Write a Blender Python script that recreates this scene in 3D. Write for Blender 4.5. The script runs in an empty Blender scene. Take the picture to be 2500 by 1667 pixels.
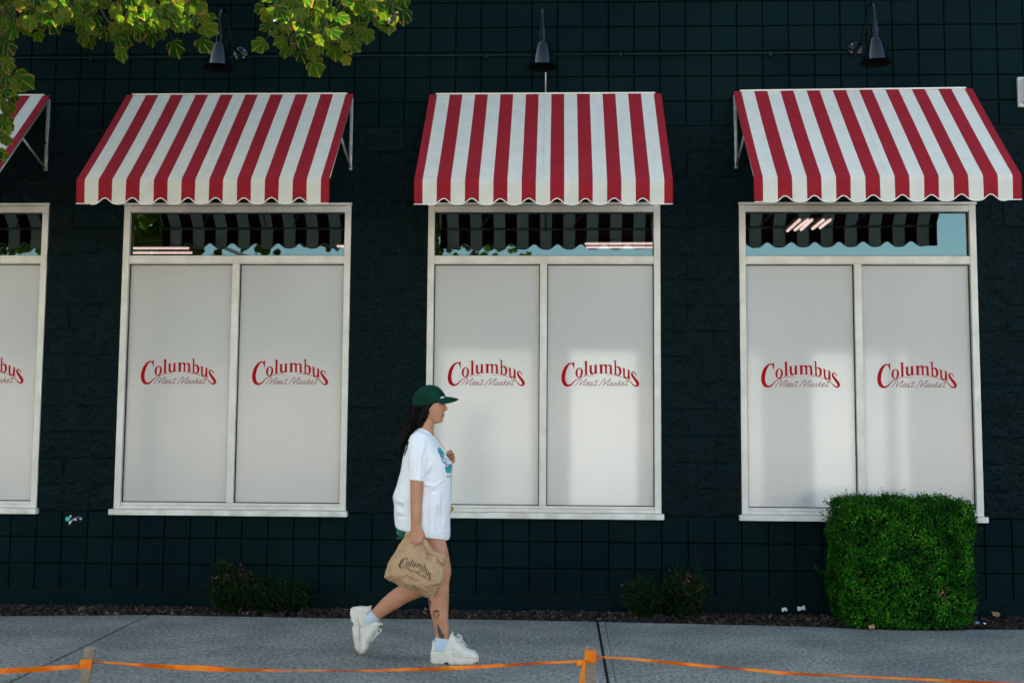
import bpy, bmesh, math, random
import numpy as np
from mathutils import Vector, Matrix, noise, geometry
from mathutils.bvhtree import BVHTree
random.seed(7); np.random.seed(7)
sc = bpy.context.scene
COL = sc.collection
# ------------------------------------------------------------------ camera, sky, sun
CX, CY, CZ, PITCH, YAW, ROLL, FPX = 1.24686, -9.23909, 1.2282, 0.0892466, -0.0403999, 0.0070462, 2900.0
_f = Vector((math.sin(YAW)*math.cos(PITCH), math.cos(YAW)*math.cos(PITCH), math.sin(PITCH)))
_r0 = Vector((math.cos(YAW), -math.sin(YAW), 0)); _u0 = _r0.cross(_f)
_r = _r0*math.cos(ROLL)+_u0*math.sin(ROLL); _u = -_r0*math.sin(ROLL)+_u0*math.cos(ROLL)
cam_d = bpy.data.cameras.new('camera'); cam = bpy.data.objects.new('camera', cam_d); COL.objects.link(cam)
M = Matrix(((_r.x, _u.x, -_f.x, CX), (_r.y, _u.y, -_f.y, CY), (_r.z, _u.z, -_f.z, CZ), (0, 0, 0, 1)))
cam.matrix_world = M
cam_d.sensor_width = 36; cam_d.lens = FPX/2500*36; cam_d.clip_end = 2000
cam_d.dof.use_dof = True; cam_d.dof.focus_distance = 8.4; cam_d.dof.aperture_fstop = 2.0
sc.camera = cam
SUN_EL, SUN_ROT = math.radians(42), math.radians(-33)
world = bpy.data.worlds.new('World'); sc.world = world; world.use_nodes = True
wn = world.node_tree.nodes; wl = world.node_tree.links
sky = wn.new('ShaderNodeTexSky'); sky.sky_type = 'NISHITA'; sky.sun_disc = False
sky.sun_elevation = SUN_EL; sky.sun_rotation = SUN_ROT
sky.air_density = 1.0; sky.dust_density = 2.5; sky.ozone_density = 1.0
tint = wn.new('ShaderNodeMix'); tint.data_type = 'RGBA'; tint.blend_type = 'MULTIPLY'; tint.inputs[0].default_value = 1; tint.inputs[7].default_value = (1.02, 1.01, .875, 1)
wl.new(sky.outputs[0], tint.inputs[6]); wl.new(tint.outputs[2], wn['Background'].inputs[0]); wn['Background'].inputs[1].default_value = 0.12
sd = bpy.data.lights.new('sun', 'SUN'); sd.energy = 4.8; sd.angle = math.radians(0.5); sd.color = (1.0, 0.94, 0.84)
so = bpy.data.objects.new('sun', sd); COL.objects.link(so)
sdir = Vector((math.sin(SUN_ROT)*math.cos(SUN_EL), math.cos(SUN_ROT)*math.cos(SUN_EL), math.sin(SUN_EL)))
so.rotation_euler = (-sdir).to_track_quat('-Z', 'Y').to_euler(); so.location = (-6, 10, 14)
sc.view_settings.view_transform = 'Standard'; sc.view_settings.look = 'None'
sc.view_settings.exposure = 2.0; sc.view_settings.gamma = 1.0

def ray(px, py): return _f + _r*((px-1250)/FPX) - _u*((py-833.5)/FPX)
def U(px, py, Y):
    d = ray(px, py); t = (Y-CY)/d.y
    return Vector((CX, CY, CZ)) + d*t
def UZ(px, py, z):
    d = ray(px, py); t = (z-CZ)/d.z
    return Vector((CX, CY, CZ)) + d*t
def PR(p):
    d = Vector(p)-Vector((CX, CY, CZ)); z = d.dot(_f)
    return 1250+FPX*d.dot(_r)/z, 833.5-FPX*d.dot(_u)/z

# ------------------------------------------------------------------ helpers
def thing(name, label, cat, loc=(0, 0, 0), group=None):
    o = bpy.data.objects.new(name, None); COL.objects.link(o); o.location = loc
    o.empty_display_size = 0.1
    o['label'] = label; o['category'] = cat
    if group: o['group'] = group
    return o
def tag(o, label, cat, group=None):
    o['label'] = label; o['category'] = cat
    if group: o['group'] = group
    return o
def origin(o):
    v = Vector((0, 0, 0))
    while o is not None:
        v += o.location; o = o.parent
    return v
def mk(name, V, F, mats, parent=None, smooth=False, mi=None, world=True, loc=None, uv=None):
    me = bpy.data.meshes.new(name)
    if isinstance(V, np.ndarray): V = V.tolist()
    if isinstance(F, np.ndarray): F = F.tolist()
    off = Vector((0, 0, 0))
    if parent is not None and world: off = origin(parent)
    if loc is not None and world: off = off + Vector(loc)
    if off.length > 0: V = [(v[0]-off.x, v[1]-off.y, v[2]-off.z) for v in V]
    me.from_pydata([tuple(v) for v in V], [], F)
    if not isinstance(mats, (list, tuple)): mats = [mats]
    for m in mats: me.materials.append(m)
    if mi is not None: me.polygons.foreach_set('material_index', np.asarray(mi, dtype=np.int32))
    if smooth: me.polygons.foreach_set('use_smooth', np.ones(len(me.polygons), dtype=bool))
    if uv is not None:
        l = me.uv_layers.new(name='UVMap')
        idx = np.empty(len(me.loops), dtype=np.int32); me.loops.foreach_get('vertex_index', idx)
        l.data.foreach_set('uv', np.asarray(uv, dtype=np.float32)[idx].ravel())
    me.update()
    o = bpy.data.objects.new(name, me); COL.objects.link(o)
    if loc is not None: o.location = loc
    if parent is not None: o.parent = parent
    return o
def structure(o): o['kind'] = 'structure'; return o
def copy_tree(o, parent=None):
    c = o.copy(); COL.objects.link(c)
    if parent is not None: c.parent = parent
    for ch in list(o.children): copy_tree(ch, c)
    return c
class MB:
    def __init__(s): s.V = []; s.F = []; s.I = []
    def add(s, V, F, i=0):
        n = len(s.V); s.V += [tuple(v) for v in V]; s.F += [tuple(a+n for a in f) for f in F]; s.I += [i]*len(F); return s
    def box(s, a, b, i=0, bev=0.0):
        x0, y0, z0 = a; x1, y1, z1 = b
        if bev <= 0:
            V = [(x0, y0, z0), (x1, y0, z0), (x1, y1, z0), (x0, y1, z0), (x0, y0, z1), (x1, y0, z1), (x1, y1, z1), (x0, y1, z1)]
            F = [(0, 3, 2, 1), (4, 5, 6, 7), (0, 1, 5, 4), (1, 2, 6, 5), (2, 3, 7, 6), (3, 0, 4, 7)]
            return s.add(V, F, i)
        bm = bmesh.new(); bmesh.ops.create_cube(bm, size=1)
        for v in bm.verts: v.co = Vector(((x0+x1)/2+v.co.x*(x1-x0), (y0+y1)/2+v.co.y*(y1-y0), (z0+z1)/2+v.co.z*(z1-z0)))
        bmesh.ops.bevel(bm, geom=bm.edges[:], offset=bev, segments=2, affect='EDGES', profile=0.6)
        bm.verts.index_update()
        s.add([v.co[:] for v in bm.verts], [[v.index for v in f.verts] for f in bm.faces], i); bm.free(); return s
    def tube(s, pts, r, n=8, i=0, cap=True):
        pts = [Vector(p) for p in pts]; rs = r if isinstance(r, (list, tuple)) else [r]*len(pts)
        V = []; F = []; prev = None
        for k, p in enumerate(pts):
            t = (pts[min(k+1, len(pts)-1)]-pts[max(k-1, 0)]).normalized()
            if prev is None:
                a = t.cross(Vector((0, 0, 1)));
                if a.length < .1: a = t.cross(Vector((0, 1, 0)))
            else: a = prev - t*prev.dot(t)
            a.normalize(); prev = a; b = t.cross(a)
            for q in range(n):
                th = 2*math.pi*q/n; V.append(p+(a*math.cos(th)+b*math.sin(th))*rs[k])
        for k in range(len(pts)-1):
            for q in range(n):
                q2 = (q+1) % n; F.append((k*n+q, k*n+q2, (k+1)*n+q2, (k+1)*n+q))
        if cap: F.append(tuple(range(n-1, -1, -1))); F.append(tuple(range((len(pts)-1)*n, len(pts)*n)))
        return s.add(V, F, i)
    def lathe(s, prof, c, axis=(0, 0, 1), n=24, i=0):
        ax = Vector(axis).normalized(); a = ax.orthogonal().normalized(); b = ax.cross(a); c = Vector(c)
        V = []; F = []
        for r, h in prof:
            for q in range(n):
                th = 2*math.pi*q/n; V.append(c+ax*h+(a*math.cos(th)+b*math.sin(th))*max(r, 1e-5))
        for k in range(len(prof)-1):
            for q in range(n):
                q2 = (q+1) % n; F.append((k*n+q, k*n+q2, (k+1)*n+q2, (k+1)*n+q))
        return s.add(V, F, i)
    def build(s, name, mats, parent=None, smooth=False, world=True, loc=None):
        return mk(name, s.V, s.F, mats, parent, smooth, s.I, world, loc)
def catmull(P, n=6):
    P = [Vector(p) for p in P]; out = []
    for i in range(len(P)-1):
        p0 = P[max(i-1, 0)]; p1 = P[i]; p2 = P[i+1]; p3 = P[min(i+2, len(P)-1)]
        for k in range(n):
            t = k/n
            out.append(.5*((2*p1)+(p2-p0)*t+(2*p0-5*p1+4*p2-p3)*t*t+(-p0+3*p1-3*p2+p3)*t**3))
    out.append(P[-1]); return out

# ------------------------------------------------------------------ materials
def S(r, g, b):  # sRGB 0-255 -> linear
    return tuple(((c/255)/12.92 if c/255 <= .04045 else ((c/255+.055)/1.055)**2.4) for c in (r, g, b))+(1,)
def L(r, g, b): return (r, g, b, 1)
def mat(name, col, rough=.6, metal=0, spec=.5, var=None, vs=8, bump=0, bs=60, bd=0.01, trans=0, island=None, coords='Object', detail=6):
    """var: second colour mixed by noise; island: list of colours by island randomness; trans: translucent fraction"""
    m = bpy.data.materials.new(name); m.use_nodes = True; nt = m.node_tree; N = nt.nodes; K = nt.links
    p = N['Principled BSDF']; p.inputs['Base Color'].default_value = col; p.inputs['Roughness'].default_value = rough
    p.inputs['Metallic'].default_value = metal; p.inputs['Specular IOR Level'].default_value = spec
    tc = N.new('ShaderNodeTexCoord'); out = None
    if island:
        g = N.new('ShaderNodeNewGeometry'); r = N.new('ShaderNodeValToRGB')
        r.color_ramp.interpolation = 'LINEAR'
        e = r.color_ramp.elements
        for k, (pos, c) in enumerate(island):
            if k < 2: e[k].position = pos; e[k].color = c
            else:
                q = e.new(pos); q.color = c
        K.new(g.outputs['Random Per Island'], r.inputs[0]); out = r.outputs[0]
    if var:
        n = N.new('ShaderNodeTexNoise'); n.inputs['Scale'].default_value = vs; n.inputs['Detail'].default_value = detail
        K.new(tc.outputs[coords], n.inputs['Vector'])
        r = N.new('ShaderNodeValToRGB'); r.color_ramp.elements[0].position = .38; r.color_ramp.elements[1].position = .62
        K.new(n.outputs['Fac'], r.inputs[0])
        x = N.new('ShaderNodeMix'); x.data_type = 'RGBA'
        K.new(r.outputs[0], x.inputs['Factor'])
        if out: K.new(out, x.inputs[6])
        else: x.inputs[6].default_value = col
        x.inputs[7].default_value = var; out = x.outputs[2]
    if out: K.new(out, p.inputs['Base Color'])
    if bump:
        n = N.new('ShaderNodeTexNoise'); n.inputs['Scale'].default_value = bs; n.inputs['Detail'].default_value = 5
        K.new(tc.outputs[coords], n.inputs['Vector'])
        b = N.new('ShaderNodeBump'); b.inputs['Strength'].default_value = bump; b.inputs['Distance'].default_value = bd
        K.new(n.outputs['Fac'], b.inputs['Height']); K.new(b.outputs[0], p.inputs['Normal'])
    if trans:
        t = N.new('ShaderNodeBsdfTranslucent'); t.inputs[0].default_value = col
        if out: K.new(out, t.inputs[0])
        mx = N.new('ShaderNodeMixShader'); mx.inputs[0].default_value = trans
        K.new(p.outputs[0], mx.inputs[1]); K.new(t.outputs[0], mx.inputs[2]); K.new(mx.outputs[0], N['Material Output'].inputs[0])
    return m
MT = {}
MT['wall'] = mat('wall_paint', L(.0028, .0124, .0140), .55, spec=.03, var=L(.0017, .0088, .0110), vs=1.4, bump=.35, bs=160, bd=.004)
MT['split'] = mat('split_block_paint', L(.0014, .0086, .0098), .5, spec=.09, var=L(.0018, .0098, .0128), vs=5, bump=1.5, bs=70, bd=.01)
MT['frame'] = mat('frame_white', L(.74, .70, .65), .45, var=L(.62, .585, .53), vs=5)
MT['sill'] = mat('sill_white', L(.80, .77, .72), .5, var=L(.60, .57, .52), vs=7)
MT['gasket'] = mat('gasket_black', L(.008, .008, .008), .6)
MT['lampblack'] = mat('lamp_enamel', L(.001, .006, .009), .07, spec=.34)
MT['lining'] = mat('lamp_lining', L(.004, .006, .007), .8, spec=.05)
MT['pipe'] = mat('pipe_paint', L(.003, .013, .014), .45, spec=.15)
MT['alu'] = mat('bare_aluminium', L(.50, .51, .49), .42, metal=.6, var=L(.36, .36, .34), vs=20)
MT['screw'] = mat('screw_zinc', L(.6, .6, .6), .3, metal=1)
MT['pole_grey'] = mat('pole_grey', L(.12, .14, .14), .6)
def canvas(name, c1, c2, tr=.16, back=None):
    m = mat(name, c1, .85, var=c2, vs=9, trans=tr, spec=.25)
    nt = m.node_tree; N = nt.nodes; K = nt.links
    tc = N.new('ShaderNodeTexCoord'); w = N.new('ShaderNodeTexNoise'); w.inputs['Scale'].default_value = 350; w.inputs['Detail'].default_value = 2
    K.new(tc.outputs['Object'], w.inputs['Vector'])
    mp = N.new('ShaderNodeTexNoise'); mp.inputs['Scale'].default_value = 3.5; mp.inputs['Detail'].default_value = 3
    K.new(tc.outputs['Object'], mp.inputs['Vector'])
    b = N.new('ShaderNodeBump'); b.inputs['Strength'].default_value = .25; b.inputs['Distance'].default_value = .002
    b2 = N.new('ShaderNodeBump'); b2.inputs['Strength'].default_value = .35; b2.inputs['Distance'].default_value = .03
    K.new(w.outputs['Fac'], b.inputs['Height']); K.new(mp.outputs['Fac'], b2.inputs['Height']); K.new(b.outputs[0], b2.inputs['Normal'])
    K.new(b2.outputs[0], N['Principled BSDF'].inputs['Normal'])
    if back:      # shade under the canopy put into a darker back colour
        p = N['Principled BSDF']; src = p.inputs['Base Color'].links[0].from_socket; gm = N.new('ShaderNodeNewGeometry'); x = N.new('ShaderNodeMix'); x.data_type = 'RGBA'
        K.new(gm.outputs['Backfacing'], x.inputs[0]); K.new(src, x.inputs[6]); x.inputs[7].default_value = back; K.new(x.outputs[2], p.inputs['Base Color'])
    return m
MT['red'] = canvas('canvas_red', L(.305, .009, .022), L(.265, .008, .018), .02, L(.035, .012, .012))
MT['cream'] = canvas('canvas_cream', L(.74, .73, .68), L(.70, .69, .63))
MT['dirtspot'] = mat('dirt_spot', L(.06, .06, .05), .9)
MT['seam'] = mat('seam_thread', L(.60, .60, .57), .9)
MT['piping'] = mat('piping_white', L(.78, .76, .72), .7)
def glassy(name, tint, refl, rough=0.0):
    m = bpy.data.materials.new(name); m.use_nodes = True; N = m.node_tree.nodes; K = m.node_tree.links
    N.remove(N['Principled BSDF'])
    t = N.new('ShaderNodeBsdfTransparent'); t.inputs[0].default_value = tint
    g = N.new('ShaderNodeBsdfGlossy'); g.inputs['Roughness'].default_value = rough; g.inputs[0].default_value = (.70, .96, .96, 1)
    f = N.new('ShaderNodeFresnel'); f.inputs[0].default_value = 1.5
    a = N.new('ShaderNodeMath'); a.operation = 'ADD'; a.inputs[1].default_value = refl; a.use_clamp = True
    K.new(f.outputs[0], a.inputs[0])
    x = N.new('ShaderNodeMixShader'); K.new(a.outputs[0], x.inputs[0]); K.new(t.outputs[0], x.inputs[1]); K.new(g.outputs[0], x.inputs[2])
    K.new(x.outputs[0], N['Material Output'].inputs[0]); return m
MT['glass'] = glassy('tinted_glass', (.45, .5, .48, 1), .14)
# frosted vinyl film behind glossy glass
def frosted():
    m = mat('frosted_film', L(.67, .65, .635), .9, var=L(.62, .61, .60), vs=1.2, spec=0)
    N = m.node_tree.nodes; K = m.node_tree.links; p = N['Principled BSDF']
    g = N.new('ShaderNodeBsdfGlossy'); g.inputs['Roughness'].default_value = .16
    x = N.new('ShaderNodeMixShader'); x.inputs[0].default_value = .045
    r = N.new('ShaderNodeBsdfRefraction'); r.inputs['Roughness'].default_value = .85; r.inputs['IOR'].default_value = 1.25
    y = N.new('ShaderNodeMixShader'); y.inputs[0].default_value = .26
    K.new(p.outputs[0], y.inputs[1]); K.new(r.outputs[0], y.inputs[2])
    K.new(y.outputs[0], x.inputs[1]); K.new(g.outputs[0], x.inputs[2]); K.new(x.outputs[0], N['Material Output'].inputs[0])
    return m
MT['frost'] = frosted()
MT['logo_red'] = mat('lettering_red', L(.40, .003, .008), .6, spec=.05)
MT['logo_pale'] = mat('lettering_dusty_red', L(.26, .035, .045), .6, spec=.05)
MT['logo_black'] = mat('print_black', L(.03, .028, .028), .8)
MT['room'] = mat('interior_paint', L(.05, .045, .04), .9)
MT['roof'] = mat('roofing', L(.08, .08, .08), .9)
def concrete():
    m = mat('sidewalk_concrete', L(.315, .31, .275), .9, var=L(.205, .21, .195), vs=1.7, detail=8)
    N = m.node_tree.nodes; K = m.node_tree.links; p = N['Principled BSDF']; src = p.inputs['Base Color'].links[0].from_socket
    tc = N.new('ShaderNodeTexCoord')
    mp = N.new('ShaderNodeMapping'); mp.inputs['Scale'].default_value = (1, 0.45, 1)
    K.new(tc.outputs['Object'], mp.inputs[0])
    n = N.new('ShaderNodeTexNoise'); n.inputs['Scale'].default_value = 48; n.inputs['Detail'].default_value = 5; n.inputs['Roughness'].default_value = .7
    K.new(mp.outputs[0], n.inputs['Vector'])
    r = N.new('ShaderNodeValToRGB'); r.color_ramp.elements[0].position = .36; r.color_ramp.elements[0].color = (.34, .36, .37, 1)
    r.color_ramp.elements[1].position = .66; r.color_ramp.elements[1].color = (1.32, 1.32, 1.3, 1)
    K.new(n.outputs['Fac'], r.inputs[0])
    x = N.new('ShaderNodeMix'); x.data_type = 'RGBA'; x.blend_type = 'MULTIPLY'; x.inputs[0].default_value = 1
    K.new(src, x.inputs[6]); K.new(r.outputs[0], x.inputs[7]); K.new(x.outputs[2], p.inputs['Base Color'])
    b = N.new('ShaderNodeBump'); b.inputs['Strength'].default_value = .6; b.inputs['Distance'].default_value = .006
    K.new(n.outputs['Fac'], b.inputs['Height']); K.new(b.outputs[0], p.inputs['Normal'])
    return m
MT['concrete'] = concrete()
MT['asphalt'] = mat('asphalt', L(.17, .15, .125), .9, var=L(.14, .125, .105), vs=3, bump=.5, bs=120)
MT['lot'] = mat('pale_paving', L(.34, .29, .23), .9, var=L(.2, .19, .18), vs=.4)
MT['soil'] = mat('dry_soil', L(.16, .12, .08), .95, var=L(.10, .08, .055), vs=9, bump=.8, bs=40)
MT['dirt'] = mat('dark_dirt', L(.022, .016, .012), .95, var=L(.035, .024, .018), vs=30, bump=.8, bs=60)
MT['chip'] = mat('bark_chips', L(.05, .03, .02), .9, island=[(0, L(.006, .005, .005)), (.6, L(.026, .015, .013)), (.92, L(.060, .034, .026)), (1, L(.16, .11, .08))])
MT['box'] = mat('boxwood_leaf', L(.03, .09, .02), .5, spec=.12, var=L(.003, .045, .001), vs=8, trans=.22, island=[(0, L(.002, .035, .001)), (.4, L(.010, .12, .002)), (.8, L(.045, .24, .006)), (.97, L(.12, .34, .015)), (1, L(.26, .30, .05))])
MT['boxdead'] = mat('boxwood_dead_leaf', L(.3, .15, .05), .7, island=[(0, L(.16, .07, .02)), (1, L(.45, .26, .11))])
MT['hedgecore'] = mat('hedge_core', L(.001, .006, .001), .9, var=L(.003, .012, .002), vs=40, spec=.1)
MT['twig'] = mat('twig_bark', L(.07, .045, .03), .85, var=L(.12, .09, .07), vs=40)
MT['bark'] = mat('tree_bark', L(.10, .08, .065), .9, var=L(.05, .04, .032), vs=14, bump=.9, bs=30, bd=.02)
MT['juniper'] = mat('shrub_leaf', L(.015, .05, .012), .5, trans=.15, island=[(0, L(.002, .010, .002)), (.7, L(.005, .030, .004)), (.96, L(.012, .055, .006)), (1, L(.10, .04, .015))], spec=.15)
MT['brownleaf'] = mat('shrub_brown_leaf', L(.2, .08, .035), .7, island=[(0, L(.03, .012, .005)), (1, L(.16, .06, .025))])
MT['grass'] = mat('grass_blade', L(.04, .11, .02), .6, trans=.3, island=[(0, L(.02, .06, .012)), (1, L(.07, .16, .03))])
def leafmat():
    m = mat('tree_leaf', L(.05, .12, .015), .5, trans=.5, spec=.15, island=[(0, L(.004, .028, .002)), (.4, L(.018, .064, .003)), (.8, L(.050, .098, .004)), (1, L(.11, .125, .012))])
    N = m.node_tree.nodes; K = m.node_tree.links; p = N['Principled BSDF']; src = p.inputs['Base Color'].links[0].from_socket
    uv = N.new('ShaderNodeUVMap'); sep = N.new('ShaderNodeSeparateXYZ'); K.new(uv.outputs[0], sep.inputs[0])
    tc = N.new('ShaderNodeTexCoord'); n = N.new('ShaderNodeTexNoise'); n.inputs['Scale'].default_value = 28; K.new(tc.outputs['Object'], n.inputs['Vector'])
    # brown margin: uv.x (0 centre..1 margin) + noise > 1.15
    a = N.new('ShaderNodeMath'); a.operation = 'MULTIPLY_ADD'; a.inputs[1].default_value = 1.1
    K.new(n.outputs['Fac'], a.inputs[0]); K.new(sep.outputs[0], a.inputs[2])
    r = N.new('ShaderNodeValToRGB'); r.color_ramp.elements[0].position = 0; r.color_ramp.elements[1].position = 1
    mr = N.new('ShaderNodeMapRange'); mr.inputs[1].default_value = 1.52; mr.inputs[2].default_value = 1.66
    K.new(a.outputs[0], mr.inputs[0])
    x = N.new('ShaderNodeMix'); x.data_type = 'RGBA'; K.new(mr.outputs[0], x.inputs[0]); K.new(src, x.inputs[6]); x.inputs[7].default_value = L(.28, .11, .05)
    # veins: uv.y holds a vein coordinate
    w = N.new('ShaderNodeMath'); w.operation = 'FRACT'; K.new(sep.outputs[1], w.inputs[0])
    c = N.new('ShaderNodeMath'); c.operation = 'LESS_THAN'; c.inputs[1].default_value = .10; K.new(w.outputs[0], c.inputs[0])
    y = N.new('ShaderNodeMix'); y.data_type = 'RGBA'; K.new(c.outputs[0], y.inputs[0]); K.new(x.outputs[2], y.inputs[6]); y.inputs[7].default_value = L(.17, .22, .06)
    for nd in N:
        if nd.type == 'BSDF_TRANSLUCENT':
            g = N.new('ShaderNodeMix'); g.data_type = 'RGBA'; g.blend_type = 'MULTIPLY'; g.inputs[0].default_value = 1
            K.new(y.outputs[2], g.inputs[6]); g.inputs[7].default_value = (2.0, 1.9, .6, 1); K.new(g.outputs[2], nd.inputs[0])
    K.new(y.outputs[2], p.inputs['Base Color'])
    return m
MT['leaf'] = leafmat()
MT['orange'] = mat('orange_tape', L(1, .34, .015), .5, spec=.2, trans=.30, var=L(1, .20, .010), vs=6)
MT['stake'] = mat('weathered_wood', L(.30, .23, .17), .85, var=L(.20, .155, .115), vs=30, bump=.5, bs=80)
MT['paper'] = mat('paper_white', L(.72, .74, .75), .8)
MT['bluebit'] = mat('plastic_blue', L(.10, .2, .4), .4)
MT['skin'] = mat('skin', L(.53, .255, .155), .48, var=L(.46, .205, .115), vs=9, spec=.35)
MT['skin'].node_tree.nodes['Principled BSDF'].inputs['Subsurface Weight'].default_value = .12
MT['skin'].node_tree.nodes['Principled BSDF'].inputs['Subsurface Radius'].default_value = (.012, .005, .003)
MT['lip'] = mat('lip', L(.36, .12, .10), .45)
MT['hair'] = mat('hair_black', L(.0016, .0014, .0014), .5, spec=.10)
MT['brow'] = mat('brow_hair', L(.03, .016, .012), .7)
MT['eyewhite'] = mat('eye_white', L(.45, .42, .4), .2)  # white toned down, the lid's shadow is put into its colour
MT['iris'] = mat('iris_dark', L(.012, .008, .006), .15)
MT['cap'] = mat('cap_green', L(.003, .030, .018), .9, spec=.1, var=L(.006, .046, .028), vs=18, bump=.4, bs=300, bd=.002)
MT['shirt'] = mat('tshirt_white', L(.86, .86, .90), .85, spec=.15, bump=.4, bs=16, bd=.02)
MT['shorts'] = mat('shorts_green', L(.03, .20, .11), .85, var=L(.02, .13, .075), vs=60, bump=.4, bs=200)
MT['sock'] = mat('sock_pale_blue', L(.50, .60, .70), .9, bump=.3, bs=250, bd=.002)
MT['shoe'] = mat('sneaker_cream', L(.74, .70, .62), .6, var=L(.68, .64, .57), vs=20)
MT['sole'] = mat('sneaker_sole', L(.70, .65, .56), .65, var=L(.60, .55, .48), vs=25)
MT['lace'] = mat('sneaker_lace', L(.80, .76, .70), .8)
MT['kraft'] = mat('kraft_paper', L(.52, .335, .19), .8, var=L(.44, .275, .155), vs=12, bump=1, bs=16, bd=.03, spec=.25)
MT['teal'] = mat('print_turquoise', L(.02, .33, .40), .8)
MT['printdark'] = mat('print_dark_green', L(.01, .04, .04), .8)
MT['printwhite'] = mat('print_white', L(.8, .8, .82), .8)
MT['ink'] = mat('tattoo_ink', L(.018, .028, .026), .6, var=L(.06, .055, .045), vs=120)
MT['yellow'] = mat('mustard_fabric', L(.42, .30, .05), .8, bump=.3, bs=90)
MT['tealknob'] = mat('teal_knob', L(.03, .45, .45), .3)
MT['grey_box'] = mat('pale_grey_metal', L(.5, .51, .5), .5)
MT['offwhite_wall'] = mat('sunlit_stucco', L(.78, .75, .68), .9)
MT['darkbay'] = mat('bay_grey', L(.20, .20, .20), .7)
def emis(name, c, s):
    m = bpy.data.materials.new(name); m.use_nodes = True; N = m.node_tree.nodes
    p = N['Principled BSDF']; p.inputs['Emission Color'].default_value = c; p.inputs['Emission Strength'].default_value = s; p.inputs['Base Color'].default_value = c
    return m
MT['tube'] = emis('fluorescent_tube', (1, .66, .62, 1), .55)
MT['caselight'] = emis('lit_case_front', (1, 1, .96, 1), .14)  # added glow for the bright patches in the frosted panes
MT['caselight2'] = emis('lit_case_front_dim', (1, 1, .96, 1), .075)

# ------------------------------------------------------------------ ground
B = 0.2032; ZT = 4.17
ground = structure(mk('ground', [(-150, -300, -.14), (150, -300, -.14), (150, 120, -.14), (-150, 120, -.14)], [(0, 1, 2, 3)], MT['lot']))
road = structure(MB().box((-60, -14.5, -.3), (60, -5.1, -.12)).build('road', MT['asphalt']))
kerb = structure(MB().box((-30, -5.1, -.3), (30, -4.95, .0), bev=.015).build('kerb', MT['concrete']))
verge = structure(MB().box((-30, -4.95, -.3), (30, -3.26, -.012)).build('verge', MT['soil']))
bed = structure(MB().box((-14, -3.26, -.3), (14, .02, -.03)).build('planting_bed', MT['dirt']))
EDGE = [(-14, -.72), (-5, -.72), (-2.77, -.711), (-2.2, -.64), (-1.733, -.57), (-1, -.585), (-.241, -.60), (.6, -.585), (1.526, -.60), (2.0, -.64), (2.5, -.69), (3.0, -.735), (3.33, -.79), (3.6, -.84), (3.9, -.83), (4.2, -.76), (4.46, -.75), (6, -.72), (14, -.72)]
def edge_y(x):
    for a, b in zip(EDGE, EDGE[1:]):
        if a[0] <= x <= b[0]:
            t = (x-a[0])/(b[0]-a[0]); t = t*t*(3-2*t)
            return a[1]+(b[1]-a[1])*t
    return -.72
def slab(x0b, x1b, x0f, x1f):
    """one pavement slab; back edge follows EDGE, left side runs x0b (wall side) to x0f (street side)"""
    n = max(4, int((x1b-x0b)/.06)); V = []; F = []; YF = -3.25; m = 14
    for k in range(n+1):
        t = k/n; xb = x0b+(x1b-x0b)*t; yb = edge_y(xb)+.006*noise.noise(Vector((xb*9, 0, 3)))
        for j in range(m+1):
            s = j/m; y = yb+(YF-yb)*s; xs = x0f+(x1f-x0f)*t
            x = xb+(xs-xb)*((y+.6)/(YF+.6) if y < -.6 else 0)
            V.append((x, y, .004*noise.noise(Vector((x*.9, y*.9, 0)))))
        V.append((V[-m-1][0], V[-m-1][1]+.001, -.12)); V.append((V[-2][0], YF-.001, -.12))
    w = m+3
    for k in range(n):
        for j in range(m): F.append((k*w+j, k*w+j+1, (k+1)*w+j+1, (k+1)*w+j))
        F.append((k*w, (k+1)*w, (k+1)*w+m+1, k*w+m+1)); F.append((k*w+m, k*w+m+2, (k+1)*w+m+2, (k+1)*w+m))
    for k, fl in ((0, 0), (n, 1)):
        idx = [k*w+m+1]+[k*w+j for j in range(m+1)]+[k*w+m+2]
        F.append(tuple(idx if fl else idx[::-1]))
    return V, F
sw = MB()
g = .009
for a, b, af, bf in [(-14, -4.98, -14, -4.85), (-4.98, -1.733, -4.85, -1.587), (-1.733, 1.522, -1.587, 1.505), (1.522, 1.575, 1.505, 1.545), (1.575, 4.78, 1.545, 4.6), (4.78, 14, 4.6, 14)]:
    ga = .0015 if abs(a-1.575) < .01 else g; gb = .0015 if abs(b-1.575) < .01 else g
    sw.add(*slab(a+ga, b-gb, af+ga, bf-gb))
structure(sw.build('sidewalk', MT['concrete'], smooth=False))

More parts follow.
